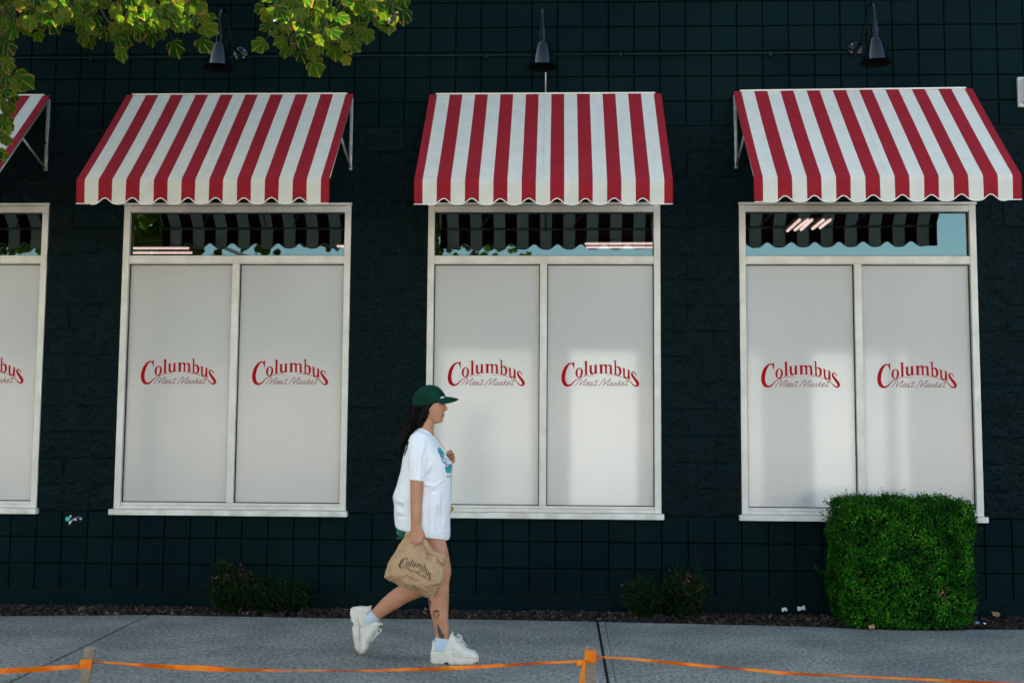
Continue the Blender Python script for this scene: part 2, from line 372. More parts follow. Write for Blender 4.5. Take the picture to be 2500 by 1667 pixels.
# ------------------------------------------------------------------ building
bld = thing('storefront_building', 'dark teal-black painted concrete block shop front with white framed windows', 'building', (0, 0, 0))
OPEN = [(-23, -14), (-11, -2), (1, 10), (13, 22)]
def in_open(i, j): return 5 <= j < 17 and any(a <= i < b for a, b in OPEN)
wv = MB()
I0, I1 = -44, 46; JT = -12
for i in range(I0, I1):
    for j in range(JT, 21):
        if in_open(i, j): continue
        x0, x1 = i*B, (i+1)*B; z1, z0 = ZT-j*B, ZT-(j+1)*B
        if 2 <= j < 17: continue
        if j == 20:
            z0 = -.2; gr = .0
            wv.add([(x0, 0.002, z0), (x1, 0.002, z0), (x1, 0.002, z1), (x0, 0.002, z1)], [(0, 1, 2, 3)]); continue
        e = .0072; dp = .014; y = random.uniform(-.0012, .0012)
        tl = [random.uniform(-.0008, .0008) for _ in range(4)]
        V = [(x0, dp, z0), (x1, dp, z0), (x1, dp, z1), (x0, dp, z1), (x0+e, y+tl[0], z0+e), (x1-e, y+tl[1], z0+e), (x1-e, y+tl[2], z1-e), (x0+e, y+tl[3], z1-e)]
        wv.add(V, [(4, 5, 6, 7), (0, 1, 5, 4), (1, 2, 6, 5), (2, 3, 7, 6), (3, 0, 4, 7)])
def split_block(x0, x1, z0, z1, seed):
    nx = max(4, int(round((x1-x0)/.0135))); nz = 14; V = []; F = []; off = random.uniform(-.004, .006)
    for a in range(nx+1):
        for c in range(nz+1):
            x = x0+(x1-x0)*a/nx; z = z0+(z1-z0)*c/nz
            ed = min(a/nx*(x1-x0), (nx-a)/nx*(x1-x0), c/nz*B, (nz-c)/nz*B)
            if ed <= 1e-6: y = -.002+.006*noise.noise(Vector((x*5, z*9, 2)))
            else:
                p = Vector((x*9+seed*7.3, z*14, seed*3.1)); q = Vector((x*34, z*40, seed*1.7))
                k = min(1, .25+ed/.022)
                y = -k*(.009+off+.013*noise.noise(p)+.010*noise.noise(q)+.006*noise.noise(q*2.3))
            V.append((x, y, z))
    for a in range(nx):
        for c in range(nz):
            k = a*(nz+1)+c; F.append((k, k+nz+1, k+nz+2, k+1))
    return V, F
spl = MB()
for j in range(2, 17):
    z1, z0 = ZT-j*B, ZT-(j+1)*B; i = I0-(j % 2)
    while i < I1:
        # cut the 16-inch block against the openings
        cells = [q for q in (i, i+1) if not in_open(q, j) and I0 <= q < I1]
        if cells: spl.add(*split_block(cells[0]*B, (cells[-1]+1)*B, z0, z1, i*.37+j*1.91))
        i += 2
wall = wv.build('wall', MT['wall'], bld)
spl.build('split_face_masonry', MT['split'], bld, smooth=False)
sh = MB()
X0, X1 = I0*B, I1*B; ZTOP = ZT-JT*B
sh.box((X0, .012, ZTOP), (X1, 11, ZTOP+.12)); sh.box((X0-.2, .012, -.2), (X0, 11, ZTOP)); sh.box((X1, .012, -.2), (X1+.2, 11, ZTOP)); sh.box((X0-.2, 11, -.2), (X1+.2, 11.2, ZTOP+.12))
sh.box((X0-.2, -.03, ZTOP+.12), (X1+.2, .3, ZTOP+.18))
# solid backing behind piers (openings left clear)
def backing(mb, y0, y1):
    edges = [X0]+[v*B for ab in OPEN for v in ab]+[X1]
    for k in range(0, len(edges), 2): mb.box((edges[k], y0, -.2), (edges[k+1], y1, ZTOP-.001))
    for a, b in OPEN:
        mb.box((a*B, y0+.001, -.2), (b*B, y1-.001, ZT-17*B)); mb.box((a*B, y0+.001, ZT-5*B), (b*B, y1-.001, ZTOP-.002))
backing(sh, .014, .2)
sh.build('roof', MT['roof'], bld)
rm = MB()
rm.box((X0+.01, .21, 3.34), (X1-.01, 10.9, 3.4)); rm.box((X0+.01, 10.7, 0), (X1-.01, 10.9, 3.34)); rm.box((X0+.01, .21, -.1), (X1-.01, 10.7, .02))
rm.build('interior', MT['room'], bld)

# window (prototype) -----------------------------------------------------------
W = 9*B
ZF = dict(bot=.735, r0=.785, tb0=2.672, tb1=2.731, top0=3.080, top=3.132)
def window_proto(xw):
    f = MB(); y0, y1 = -.012, .08; st = .052
    f.box((.002, y0, ZF['bot']), (st, y1, ZF['top']), bev=.003); f.box((W-st, y0, ZF['bot']), (W-.002, y1, ZF['top']), bev=.003)
    f.box((st, y0+.004, ZF['top0']), (W-st, y1, ZF['top']-.003), bev=.003); f.box((-.004, y0-.012, ZF['top']), (W+.004, y1, ZF['top']+.021), bev=.004)
    f.box((st, y0+.003, ZF['tb0']), (W-st, y1, ZF['tb1']), bev=.004)
    f.box((st, y0+.012, ZF['tb0']-.006), (W-st, y1-.01, ZF['tb0']-.0005), bev=.001)
    f.box((W/2-.0275, y0+.003, ZF['r0']), (W/2+.0275, y1, ZF['tb0']-.0005), bev=.003)
    f.box((st, y0+.004, ZF['bot']), (W-st, y1, ZF['r0']-.022), bev=.003); f.box((st, y0+.014, ZF['r0']-.021), (W-st, y1, ZF['r0']), bev=.002)
    win = f.build('window', MT['frame'], bld, world=False, loc=(xw, 0, 0))
    s = MB().box((-.022, -.058, .688), (W+.016, .05, .733), bev=.006); s.build('sill', MT['sill'], win, world=False)
    gk = MB(); e = .007; yp = .033
    for (a, b, c, d) in [(st, W/2-.0275, ZF['r0'], ZF['tb0']-.006), (W/2+.0275, W-st, ZF['r0'], ZF['tb0']-.006), (st, W-st, ZF['tb1'], ZF['top0'])]:
        gk.box((a, yp-.012, c), (a+e, yp+.004, d)); gk.box((b-e, yp-.012, c), (b, yp+.004, d)); gk.box((a+e, yp-.012, c), (b-e, yp+.004, c+e)); gk.box((a+e, yp-.012, d-e), (b-e, yp+.004, d))
    gk.build('gasket', MT['gasket'], win, world=False)
    for (a, b) in [(st, W/2-.0275), (W/2+.0275, W-st)]:
        mk('frosted_pane', [(a+.003, yp, ZF['r0']+.003), (b-.003, yp, ZF['r0']+.003), (b-.003, yp, ZF['tb0']-.009), (a+.003, yp, ZF['tb0']-.009)], [(0, 1, 2, 3)], MT['frost'], win, world=False)
    mk('clear_pane', [(st+.003, yp, ZF['tb1']+.003), (W-st-.003, yp, ZF['tb1']+.003), (W-st-.003, yp, ZF['top0']-.003), (st+.003, yp, ZF['top0']-.003)], [(0, 1, 2, 3)], MT['glass'], win, world=False)
    return win
# lettering ----------------------------------------------------------------------
def ribbon(pts, k=6):
    P = catmull([(a, b, c) for a, b, c in pts], k); Lf = []; Rt = []
    for i, p in enumerate(P):
        t = P[min(i+1, len(P)-1)]-P[max(i-1, 0)]; t = Vector((t.x, t.y)).normalized(); n = Vector((-t.y, t.x))*abs(p.z)/2
        Lf.append((p.x+n.x, p.y+n.y)); Rt.append((p.x-n.x, p.y-n.y))
    return Lf, Rt
def ellipse_ring(cx, cy, ax, ay, bx, by, rot, rot2, n=28):
    o = []; q = []
    for k in range(n):
        t = 2*math.pi*k/n; c, s = math.cos(rot), math.sin(rot); c2, s2 = math.cos(rot2), math.sin(rot2)
        x, y = ax*math.cos(t), ay*math.sin(t); o.append((cx+x*c-y*s, cy+x*s+y*c))
        x, y = bx*math.cos(t), by*math.sin(t); q.append((cx+x*c2-y*s2, cy+x*s2+y*c2))
    return o, q
LOGO_STROKES = [
 [(486, 315, 14), (470, 283, 26), (430, 268, 32), (375, 292, 46), (310, 372, 74), (265, 480, 88), (243, 600, 94), (250, 700, 94), (285, 775, 84), (335, 812, 60), (395, 812, 44), (450, 782, 36), (510, 718, 24), (590, 655, 17), (700, 605, 13), (820, 580, 11), (940, 573, 9), (1045, 585, 5)],
 [(2024, 578, 6), (2018, 532, 20), (1985, 492, 24), (1945, 478, 26), (1922, 510, 42), (1938, 568, 55), (1985, 635, 64), (2038, 705, 70), (2066, 765, 68), (2050, 808, 50), (2005, 816, 36), (1960, 792, 28), (1900, 730, 20), (1830, 672, 15), (1730, 620, 12), (1600, 582, 10), (1450, 560, 8), (1300, 568, 5)]]
LOGO_POLYS = [
 ([(462, 268), (512, 226), (513, 405), (502, 405), (486, 345), (462, 300)], None),
 ([(738, 232), (826, 202), (828, 525), (854, 545), (745, 577), (775, 548), (772, 242)], None),
 ([(862, 332), (942, 308), (943, 465), (955, 498), (980, 503), (1008, 482), (1010, 318), (985, 314), (1062, 294), (1067, 498), (1094, 516), (1020, 528), (1012, 507), (975, 540), (930, 543), (900, 518), (889, 480), (888, 340)], None),
 ([(1112, 298), (1196, 287), (1200, 312), (1245, 289), (1290, 290), (1320, 322), (1360, 296), (1400, 298), (1430, 332), (1436, 500), (1460, 535), (1350, 522), (1383, 503), (1380, 350), (1360, 326), (1335, 332), (1312, 350), (1312, 500), (1336, 521), (1244, 521), (1268, 503), (1265, 345), (1243, 320), (1215, 326), (1200, 348), (1201, 500), (1226, 518), (1114, 518), (1140, 500), (1139, 318)], None),
 ([(1455, 190), (1535, 195), (1538, 348), (1570, 335), (1620, 345), (1658, 395), (1669, 460), (1656, 530), (1620, 569), (1575, 566), (1525, 547), (1487, 552), (1502, 510), (1498, 218)], [(1541, 372), (1575, 366), (1600, 400), (1612, 465), (1606, 528), (1580, 545), (1550, 530), (1541, 500)]),
 ([(1680, 368), (1752, 393), (1753, 555), (1762, 592), (1787, 606), (1815, 596), (1824, 440), (1795, 405), (1868, 430), (1872, 628), (1900, 662), (1825, 646), (1818, 624), (1780, 636), (1735, 616), (1710, 575), (1704, 402)], None)]
_M = [[(530, 825), (590, 750), (650, 665), (680, 648), (692, 668), (675, 730), (642, 812)], [(642, 812), (715, 735), (785, 670), (825, 650)], [(825, 650), (780, 720), (738, 785), (745, 812), (775, 802), (805, 775)]]
_e = [[(805, 778), (850, 765), (874, 738), (855, 722), (818, 755), (802, 795), (825, 816), (865, 800), (900, 772)]]
_a = [[(955, 738), (920, 732), (888, 770), (882, 806), (910, 810), (955, 752)], [(960, 735), (940, 790), (955, 814), (990, 790)]]
def sh_(s, dx): return [[(x+dx, y) for x, y in q] for q in s]
SCRIPT = _M+_e+_a+[[(1082, 680), (1040, 745), (1010, 795), (1022, 815), (1065, 788)], [(1005, 705), (1095, 698)]] + sh_(_M, 580)+sh_(_a, 500)+[[(1475, 805), (1500, 765), (1522, 738), (1545, 742), (1525, 790), (1532, 814), (1560, 800)], [(1642, 668), (1600, 745), (1562, 816)], [(1645, 728), (1592, 772), (1606, 785), (1630, 814), (1660, 795)]]+sh_(_e, 858)+[[(1838, 680), (1800, 745), (1770, 800), (1785, 816), (1822, 792)], [(1765, 705), (1850, 692)]]
def logo_flat(ox, oz, sc_, y):
    """lettering as a flat film: logo px (195..2100, 190..840) centred at ox,oz"""
    mb = MB(); T = lambda p: (ox+(p[0]-1148)*sc_, y, oz-(p[1]-515)*sc_)
    def strip(pts, i, k=6):
        l, r = ribbon(pts, k); n = len(l); mb.add([T(p) for p in l]+[T(p) for p in r], [(q, q+1, n+q+1, n+q) for q in range(n-1)], i)
    for s in LOGO_STROKES: strip(s, 0, 8)
    o, h = ellipse_ring(632, 498, 92, 125, 40, 106, .13, .10); n = len(o)
    mb.add([T(p) for p in o]+[T(p) for p in h], [(q, (q+1) % n, n+(q+1) % n, n+q) for q in range(n)], 0)
    for out, hole in LOGO_POLYS:
        loops = [[Vector((a, b, 0)) for a, b in out]]
        if hole: loops.append([Vector((a, b, 0)) for a, b in hole])
        tris = geometry.tessellate_polygon(loops); pts = out+(hole or [])
        mb.add([T(p) for p in pts], [tuple(t) for t in tris], 0)
    for s in SCRIPT: strip([(a, b, 13) for a, b in s], 1, 4)
    return mb
WX = [-23*B, -11*B, 1*B, 13*B]
SC = .000318
win0 = window_proto(WX[0])
for dx in (.0, ):
    for cx in ((.052+W/2-.0275)/2, (W-.052+W/2+.0275)/2):
        logo_flat(cx, 1.811, SC, .0318).build('lettering', [MT['logo_red'], MT['logo_pale']], win0, world=False)
for x in WX[1:]:
    w2 = copy_tree(win0); w2.location = (x, 0, 0)

# ------------------------------------------------------------------ awnings
def awning_proto(label):
    t = thing('awning', label, 'awning', (0, 0, 0), 'striped awnings above the windows')
    Wd = 1.84; zt, yt = 4.035, -.015; zc, yc = 3.140, -.915; zb = 2.962
    u = Wd/18.2; xs = [0, .6*u]; cols = [1]
    for k in range(17): xs.append(xs[-1]+u); cols.append(0 if k % 2 == 0 else 1)
    xs.append(Wd); cols.append(1)
    V = []; F = []; I = []; pip = []
    prof = [(yt, zt, 0)]+[(yt+(yc-yt)*s, zt+(zc-zt)*s, 0) for s in [k/12 for k in range(1, 12)]]+[(yc+.01, zc+.012, 0), (yc-.004, zc-.008, 0)]
    nv = 5
    fine = []
    for k in range(len(xs)-1):
        n = 3 if cols[k] == 0 or k in (0, len(xs)-2) else 8
        n = 8
        for q in range(n): fine.append((xs[k]+(xs[k+1]-xs[k])*q/n, k))
    fine.append((Wd, len(xs)-2))
    def bottom(x):
        if x < .6*u+.45*u or x > Wd-(.6*u+.45*u): return zb
        ph = (x-.6*u)/u  # red centres at odd+.5
        d = abs(((ph-1.5+1) % 2)-1)   # distance to nearest red centre (0..1)
        h = .5+.5*math.cos(math.pi*min(1, d))
        return zb-.006+.046*h**1.9
    rows = len(prof)+nv
    for x, k in fine:
        for (y, z, _) in prof:
            sag = .006*math.sin(math.pi*(zt-z)/(zt-zc))*(math.sin(x*3.1+1)+.5)
            V.append((x, y+sag*.7, z-sag*.7))
        zb_ = bottom(x)
        for q in range(nv):
            s = (q+1)/nv; z = (zc-.008)+(zb_-(zc-.008))*s
            V.append((x, yc-.006+.006*math.sin(x*11+s)*s+.004*s, z))
        pip.append(V[-1])
    for c in range(len(fine)-1):
        for r in range(rows-1):
            a = c*rows+r; F.append((a, a+1, a+rows+1, a+rows)); I.append(cols[fine[c][1]])
    # short returns of the valance at both ends
    for xe in (0, Wd):
        n = len(V); V += [(xe, yc-.006, zc-.002), (xe, yc+.03, zc+.02), (xe, yc+.026, zb), (xe, yc-.002, zb)]; F.append((n, n+1, n+2, n+3)); I.append(1)
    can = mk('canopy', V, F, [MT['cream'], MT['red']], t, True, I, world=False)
    pm = MB().tube([(p[0], p[1], p[2]) for p in pip], .0042, 6); pm.build('piping', MT['piping'], t, smooth=True, world=False)
    hd = MB().box((.05, -.028, zt-.004), (Wd-.05, -.001, zt+.008), bev=.003); hd.build('head_rail', MT['piping'], t, world=False)
    fr = MB()
    for xe in (.012, Wd-.012):
        fr.box((xe-.012, -.024, 3.415), (xe+.012, -.001, zt-.03), bev=.002)
        fr.tube([(xe, -.012, 3.43), (xe, -.45, 3.57)], .009, 6)
        fr.tube([(xe, -.02, zt-.04), (xe, yc+.02, zc-.018)], .009, 6)
        fr.lathe([(0, -.003), (.006, -.003), (.006, .003), (0, .003)], (xe, -.026, 3.50), (0, 1, 0), 10)
    fr.tube([(.012, yc+.02, zc-.012), (Wd-.012, yc+.02, zc-.012)], .011, 6)
    fr.tube([(.012, -.45, 3.57), (Wd-.012, -.45, 3.57)], .010, 6)
    fr.tube([(Wd/2, -.02, zt-.05), (Wd/2, yc+.02, zc-.03)], .009, 6)
    for a, b in ((.35, .75), (1.15, 1.5)): fr.tube([(a, yc+.03, zc), (b, -.46, 3.555)], .007, 6)
    fr.build('support_frame', MT['alu'], t, smooth=True, world=False)
    return t
AWL = ['red and white striped awning cut by the left edge, partly behind leaves',
       'striped awning slanting left, above the second window, below the lamp half hidden by leaves',
       'striped awning straight above the window behind the walking person',
       'striped awning slanting right, specked with dirt, above the hedge window']
AWX = [-4.712, -2.249, .203, 2.640]
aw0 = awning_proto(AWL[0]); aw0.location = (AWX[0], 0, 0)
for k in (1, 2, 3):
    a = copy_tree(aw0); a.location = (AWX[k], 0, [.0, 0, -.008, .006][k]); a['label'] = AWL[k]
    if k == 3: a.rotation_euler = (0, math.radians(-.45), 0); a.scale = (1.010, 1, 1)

random.seed(17)
for k, a in enumerate([o for o in bpy.data.objects if o.get('category') == 'awning']):
    spots = [(random.uniform(.1, 1.75), random.uniform(.05, .95), random.uniform(.002, .0045)) for _ in range(7)]
    if a.location.x > 2.5: spots = [(1.27, .12, .010), (1.285, .16, .006), (1.26, .175, .004), (1.33, .33, .008), (1.36, .27, .003), (1.40, .40, .004), (.34, .05, .006), (.8, .7, .003)]
    if abs(a.location.x-.203) < .01: spots = [(.125, .14, .007), (.13, .17, .006), (.14, .2, .004), (.92, .7, .004)]+spots[:3]
    for x_, t_, r_ in spots:
        y_ = -.015-.900*t_; z_ = 4.035-.895*t_; n_ = 7
        V = [(x_+r_*random.uniform(.4, 1.2)*math.cos(q*6.283/n_), y_-.006-.007+r_*.7*math.sin(q*6.283/n_)*random.uniform(.5, 1.2)*.7, 0) for q in range(n_)]
        V = [(v[0], v[1], z_+.0065+(v[1]-(y_-.013))*.995) for v in V]
        mk('stain', V, [tuple(range(n_))], MT['dirtspot'], a, world=False)
    mb = MB()
    for off in (-.001, ):   # double stitched seam down the middle stripe
        V = []
        for q in range(13):
            t_ = q/12; sag = .006*math.sin(math.pi*t_)*(math.sin(.92*3.1+1)+.5)
            for w_ in (0, .0045): V.append((.92+off+w_, -.015-.900*t_+sag*.7-.0012, 4.035-.895*t_-sag*.7+.0014))
        mb.add(V, [(2*q, 2*q+2, 2*q+3, 2*q+1) for q in range(12)])
    mb.build('seam', MT['seam'], a, world=False)
# ------------------------------------------------------------------ wall lamps, conduits, box, tap
def lamp_proto(label):
    t = thing('wall_lamp', label, 'wall lamp', (0, 0, 0), 'gooseneck lamps above the awnings')
    MB().lathe([(0, 0), (.058, 0), (.060, .006), (.054, .014), (.02, .018), (.018, .05), (0, .05)], (0, 0, 0), (0, -1, 0), 28).build('wall_plate', MT['lampblack'], t, True, world=False)
    pts = catmull([(0, -.02, 0), (0, -.10, -.012), (0, -.19, -.01), (0, -.27, .025), (0, -.345, .085), (0, -.41, .145), (0, -.47, .178), (0, -.53, .172), (0, -.578, .125), (0, -.598, .06), (0, -.60, -.01)], 6)
    MB().tube(pts, .0125, 12).build('gooseneck', MT['lampblack'], t, True, world=False)
    MB().lathe([(0, .002), (.016, .002), (.022, -.002), (.023, -.050), (.029, -.052), (.030, -.090), (.026, -.092), (.026, -.122), (0, -.122)], (0, -.6, 0), n=48).build('socket_cap', MT['lampblack'], t, False, world=False)
    MB().lathe([(.024, -.116), (.036, -.119), (.044, -.128), (.051, -.142), (.111, -.303), (.118, -.309)], (0, -.6, 0), n=56).build('lamp_shade', MT['lampblack'], t, True, world=False)
    MB().lathe([(.118, -.3093), (.109, -.304), (.049, -.146), (.040, -.130), (0, -.124)], (0, -.6, 0), n=40).build('shade_lining', MT['lining'], t, True, world=False)
    for a in (.6, 2.2, 3.9, 5.4): MB().lathe([(0, .02), (.005, .019), (.006, .012), (0, .012)], (.042*math.cos(a), 0, .042*math.sin(a)), (0, -1, 0), 10).build('screw', MT['screw'], t, True, world=False)
    return t
LL = ['glossy black gooseneck lamp half hidden by the hanging leaves', 'glossy black gooseneck lamp straight above the middle awning, its arm hidden by the shade', 'glossy black gooseneck lamp whose arm bends right above the right awning']
lp = [U(588, 133, 0), U(1327, 133, 0), U(2087, 122, 0)]
l0 = lamp_proto(LL[0]); l0.location = (lp[0].x, 0, lp[0].z)
for k in (1, 2):
    c = copy_tree(l0); c.location = (lp[k].x, 0, lp[k].z+(.005 if k == 1 else .003)); c['label'] = LL[k]
zc_ = lp[1].z-.012
cd = MB(); cd.tube([(-6, -.016, zc_), (lp[0].x-.05, -.016, zc_)], .0085, 8); cd.tube([(lp[0].x+.05, -.016, zc_), (lp[1].x-.05, -.016, zc_)], .0085, 8); cd.tube([(lp[1].x+.05, -.016, zc_), (lp[2].x-.05, -.016, zc_+.005)], .0085, 8)
cnd = tag(cd.build('conduit', MT['pipe'], None, True, loc=(0, 0, 0)), 'thin black pipe running level along the wall between the lamps', 'pipe')
for x in (-2.55, -.5, .65, 1.72, 2.9): MB().box((x-.012, -.027, zc_-.022), (x+.012, -.001, zc_+.014), bev=.003).build('clip', MT['pipe'], cnd)
vc = tag(MB().tube([(lp[1].x+.018, -.012, zc_-.05), (lp[1].x+.018, -.012, 4.04)], .006, 8).build('cable', MT['alu'], None, True), 'thin grey cable dropping from the middle lamp to the awning', 'cable')
p = U(2487, 186, -.05)
bx = thing('wall_box', 'pale grey metal box on the wall, cut off by the right edge', 'box', (p.x, 0, p.z))
MB().box((p.x, -.03, p.z-.24), (p.x+.42, -.001, p.z), bev=.008).build('back_plate', MT['grey_box'], bx)
MB().box((p.x+.022, -.12, p.z-.21), (p.x+.40, -.03, p.z-.022), bev=.006).build('housing', MT['piping'], bx)
MB().lathe([(0, .004), (.006, .003), (.006, 0)], (p.x+.03, -.03, p.z-.225), (0, -1, 0), 10).build('screw', MT['screw'], bx)
tp = U(180, 1268, -.05)
tap = thing('outdoor_tap', 'small metal water tap with teal knob low on the wall', 'tap', (tp.x, 0, tp.z))
m_ = MB(); m_.lathe([(0, 0), (.028, 0), (.028, .006), (.014, .01), (.013, .06), (.017, .065), (.017, .085), (0, .088)], (tp.x+.02, 0, tp.z), (0, -1, 0), 16)
m_.tube([(tp.x+.01, -.06, tp.z), (tp.x-.012, -.075, tp.z-.012), (tp.x-.02, -.08, tp.z-.045)], [.012, .012, .013], 10); m_.tube([(tp.x-.02, -.07, tp.z+.005), (tp.x-.012, -.08, tp.z+.035)], .008, 8)
m_.build('tap_body', MT['screw'], tap, True)
MB().lathe([(0, 0), (.019, 0), (.021, .008), (.010, .013), (0, .010)], (tp.x-.026, -.095, tp.z+.006), (-.3, -1, .1), 14).build('knob', MT['tealknob'], tap, True)

# ceiling lights inside ------------------------------------------------------------
def clight(label, ends, r=.011):
    zc0 = 3.30; pts = [(UZ(*a, zc0), UZ(*b, zc0)) for a, b in ends]
    c = (pts[0][0]+pts[-1][1])/2
    t = thing('ceiling_light', label, 'ceiling light', c, 'fluorescent lights inside the shop')
    xs = [p.x for ab in pts for p in ab]; ys = [p.y for ab in pts for p in ab]
    MB().box((min(xs)-.04, min(ys)-.05, 3.312), (max(xs)+.04, max(ys)+.05, 3.338)).build('housing', MT['roof'], t)
    for a, b in pts: MB().tube([a, b], r, 8).build('tube', MT['tube'], t, True)
def R4(x, y): return (x/2.6133, 400+y/2.6133)
def R6(x, y): return (1760+x/3.0149, 480+y/3.0149)
def R5(x, y): return (1040+x/3.015, 480+y/3.015)
clight('long pink-white fluorescent light glowing behind the second window transom', [(R4(800, 539), R4(1205, 539)), (R4(800, 568), R4(1225, 568))])
clight('fluorescent light glimpsed at the right end of the second window transom', [(R4(2150, 526), R4(2330, 526))])
clight('fluorescent light behind the transom of the middle window', [(R5(1170, 348), R5(1700, 346)), (R5(1180, 374), R5(1700, 374))])
clight('slanting group of three bright tubes behind the right window transom', [(R6(490, 253), R6(580, 172)), (R6(545, 247), R6(640, 172)), (R6(590, 245), R6(670, 172))], .013)
clight('slanting pair of bright tubes behind the right window transom', [(R6(675, 237), R6(755, 172)), (R6(730, 230), R6(805, 172))], .013)

# ------------------------------------------------------------------ across the street (seen only as reflections)
def refl_x(px, L_): return U(px, 1000, L_).x
LB = 26.0; ztop = U(1450, 862, LB).z
ob = thing('low_building', 'low white sunlit building across the road, seen only as a window reflection', 'building', (0, -LB, 0))
MB().box((-22, -LB-9, -.14), (26, -LB-.1, ztop-.1)).build('wall', MT['offwhite_wall'], ob)
MB().box((-22.4, -LB-9.4, ztop-.1), (26.4, -LB+.3, ztop+.1)).build('roof', MT['roof'], ob)
# added glowing boxes with no known source, making bright patches in the frosted panes
for k, (a, b, top, m_, lab) in enumerate([(1078, 1300, 857, 'caselight2', 'added soft glow box shining through the left frosted pane of the middle window'), (1392, 1556, 860, 'caselight', 'brightest added glow box shining through the right frosted pane of the middle window'),
    (1816, 1858, 864, 'caselight2', 'narrow added glow box at the left of the right window'), (1980, 2080, 864, 'caselight', 'added glow box beside the mullion of the right window'), (2104, 2158, 864, 'caselight2', 'added glow box right of the mullion in the right window'), (2186, 2212, 864, 'caselight2', 'narrowest added glow box behind the right window')]):
    yc_ = .26; p0, p1 = U(a, top, yc_), U(b, top, yc_)
    t_ = thing('display_case', lab, 'added glow box', (p0.x, yc_, 0), 'added glow boxes behind the frosted windows')
    MB().box((p0.x, yc_+.01, .02), (p1.x, yc_+.5, p0.z+.03)).build('cabinet', MT['offwhite_wall'], t_)
    MB().box((p0.x+.005, yc_, .76), (p1.x-.005, yc_+.008, p0.z)).build('lit_front', MT[m_], t_)
plx = U(2058, 700, 45)
tag(MB().tube([(plx.x, -45, -.14), (plx.x, -45, 9.5)], [.12, .09], 10).build('street_pole', MT['pole_grey'], None, loc=(plx.x, -45, -.14)), 'grey pole far across the road, reflected in the right window', 'pole')

# ------------------------------------------------------------------ leaf clouds
def rand_rot(n, nrm=None, spread=1.0):
    """n random orthonormal frames; if nrm given the z axis leans to it"""
    z = np.random.normal(size=(n, 3))
    if nrm is not None: z = nrm+z*spread
    z /= np.linalg.norm(z, axis=1)[:, None]
    a = np.random.normal(size=(n, 3)); x = np.cross(a, z); x /= np.linalg.norm(x, axis=1)[:, None]
    return np.stack([x, np.cross(z, x), z], axis=2)
def cloud(P, Rm, sz, TV, TF):
    TV = np.asarray(TV, float); n = len(P); k = len(TV)
    V = np.einsum('nij,kj->nki', Rm, TV)*np.asarray(sz).reshape(-1, 1, 1)+P[:, None, :]
    F = [tuple(int(a)+i*k for a in f) for i in range(n) for f in TF]
    return V.reshape(-1, 3), F
OV = [(0, -.5, 0), (.28, -.15, .06), (.25, .2, .06), (0, .5, 0), (-.25, .2, .06), (-.28, -.15, .06)]
OF = [(0, 1, 2, 3), (0, 3, 4, 5)]
# hedge -----------------------------------------------------------------------------
hx0, hx1 = U(2024, 1400, -.30).x, U(2396, 1400, -.80).x; hy0, hy1 = -.83, -.16; hz1 = U(2200, 1222, -.80).z
hc = Vector(((hx0+hx1)/2, (hy0+hy1)/2, 0))
hedge = thing('clipped_hedge', 'dense square-clipped green boxwood bush against the right window', 'bush', (hc.x, hc.y, 0))
def hedge_surf(n):
    hw, hd, hh = (hx1-hx0)/2, (hy1-hy0)/2, hz1
    out = []; nr = []
    while len(out) < n:
        f = random.random()
        if f < .42: p = [random.uniform(-1, 1), -1, random.random()]
        elif f < .66: p = [random.uniform(-1, 1), random.uniform(-1, 1), 1]
        elif f < .80: p = [-1, random.uniform(-1, 1), random.random()]
        elif f < .95: p = [1, random.uniform(-1, 1), random.random()]
        else: p = [random.uniform(-1, 1), 1, random.random()]
        x, y, z = p[0]*hw, p[1]*hd, p[2]*hh
        # rounded box
        rr = .12; v = Vector((x, y, z-hh/2)); q = Vector((max(-hw+rr, min(hw-rr, v.x)), max(-hd+rr, min(hd-rr, v.y)), max(-hh/2+rr*.6, min(hh/2-rr, v.z))))
        d = v-q
        if d.length < 1e-5: continue
        d.normalize(); v = q+d*rr
        bl = .045*noise.noise(Vector((v.x*3.2, v.y*3.2, v.z*3.2)))+.034*noise.noise(Vector((v.x*9, v.y*9, v.z*9)))
        tp_ = 1-.09*(1-(v.z/hh+.5))**2          # slightly narrower base
        v2 = Vector((v.x*tp_, v.y, v.z+hh/2))+d*bl
        v2.z *= 1.012-.045*(v2.x/hw*.5+.5); out.append(v2); nr.append(d)
    return out, nr
pts, nr = hedge_surf(11500)
P = []; NN = []; D = []; DN = []; TW = MB()
brown = [(U(2115, 1415, -.86), .05), (U(2105, 1400, -.86), .035), (U(2305, 1450, -.86), .045), (U(2240, 1445, -.86), .025), (U(2075, 1455, -.86), .05), (U(2125, 1440, -.86), .04)]
for v, d in zip(pts, nr):
    w0 = Vector((v.x+hc.x, v.y+hc.y, v.z)); dead = any((w0-c).length < r*random.uniform(.6, 1.3) for c, r in brown)
    k = random.randint(3, 6); sprig = (d+Vector((0, 0, .7))+Vector([random.gauss(0, .3) for _ in range(3)])).normalized(); ln = random.uniform(.02, .05)
    if d.z > .7 and random.random() < .05: ln *= 1.9
    if dead: ln = .02; k = 3
    for q in range(k):
        s = (q+.3)/k*ln; pp = w0-d*random.uniform(0, .03)+sprig*s+Vector([random.gauss(0, .006) for _ in range(3)])
        if pp.z < .01: continue
        if dead and random.random() < .75: D.append(pp-d*.02); DN.append(d)
        else: P.append(pp-(d*.02 if dead else d*0)); NN.append((sprig*.3+d*.7+Vector((0, 0, .4))).normalized())
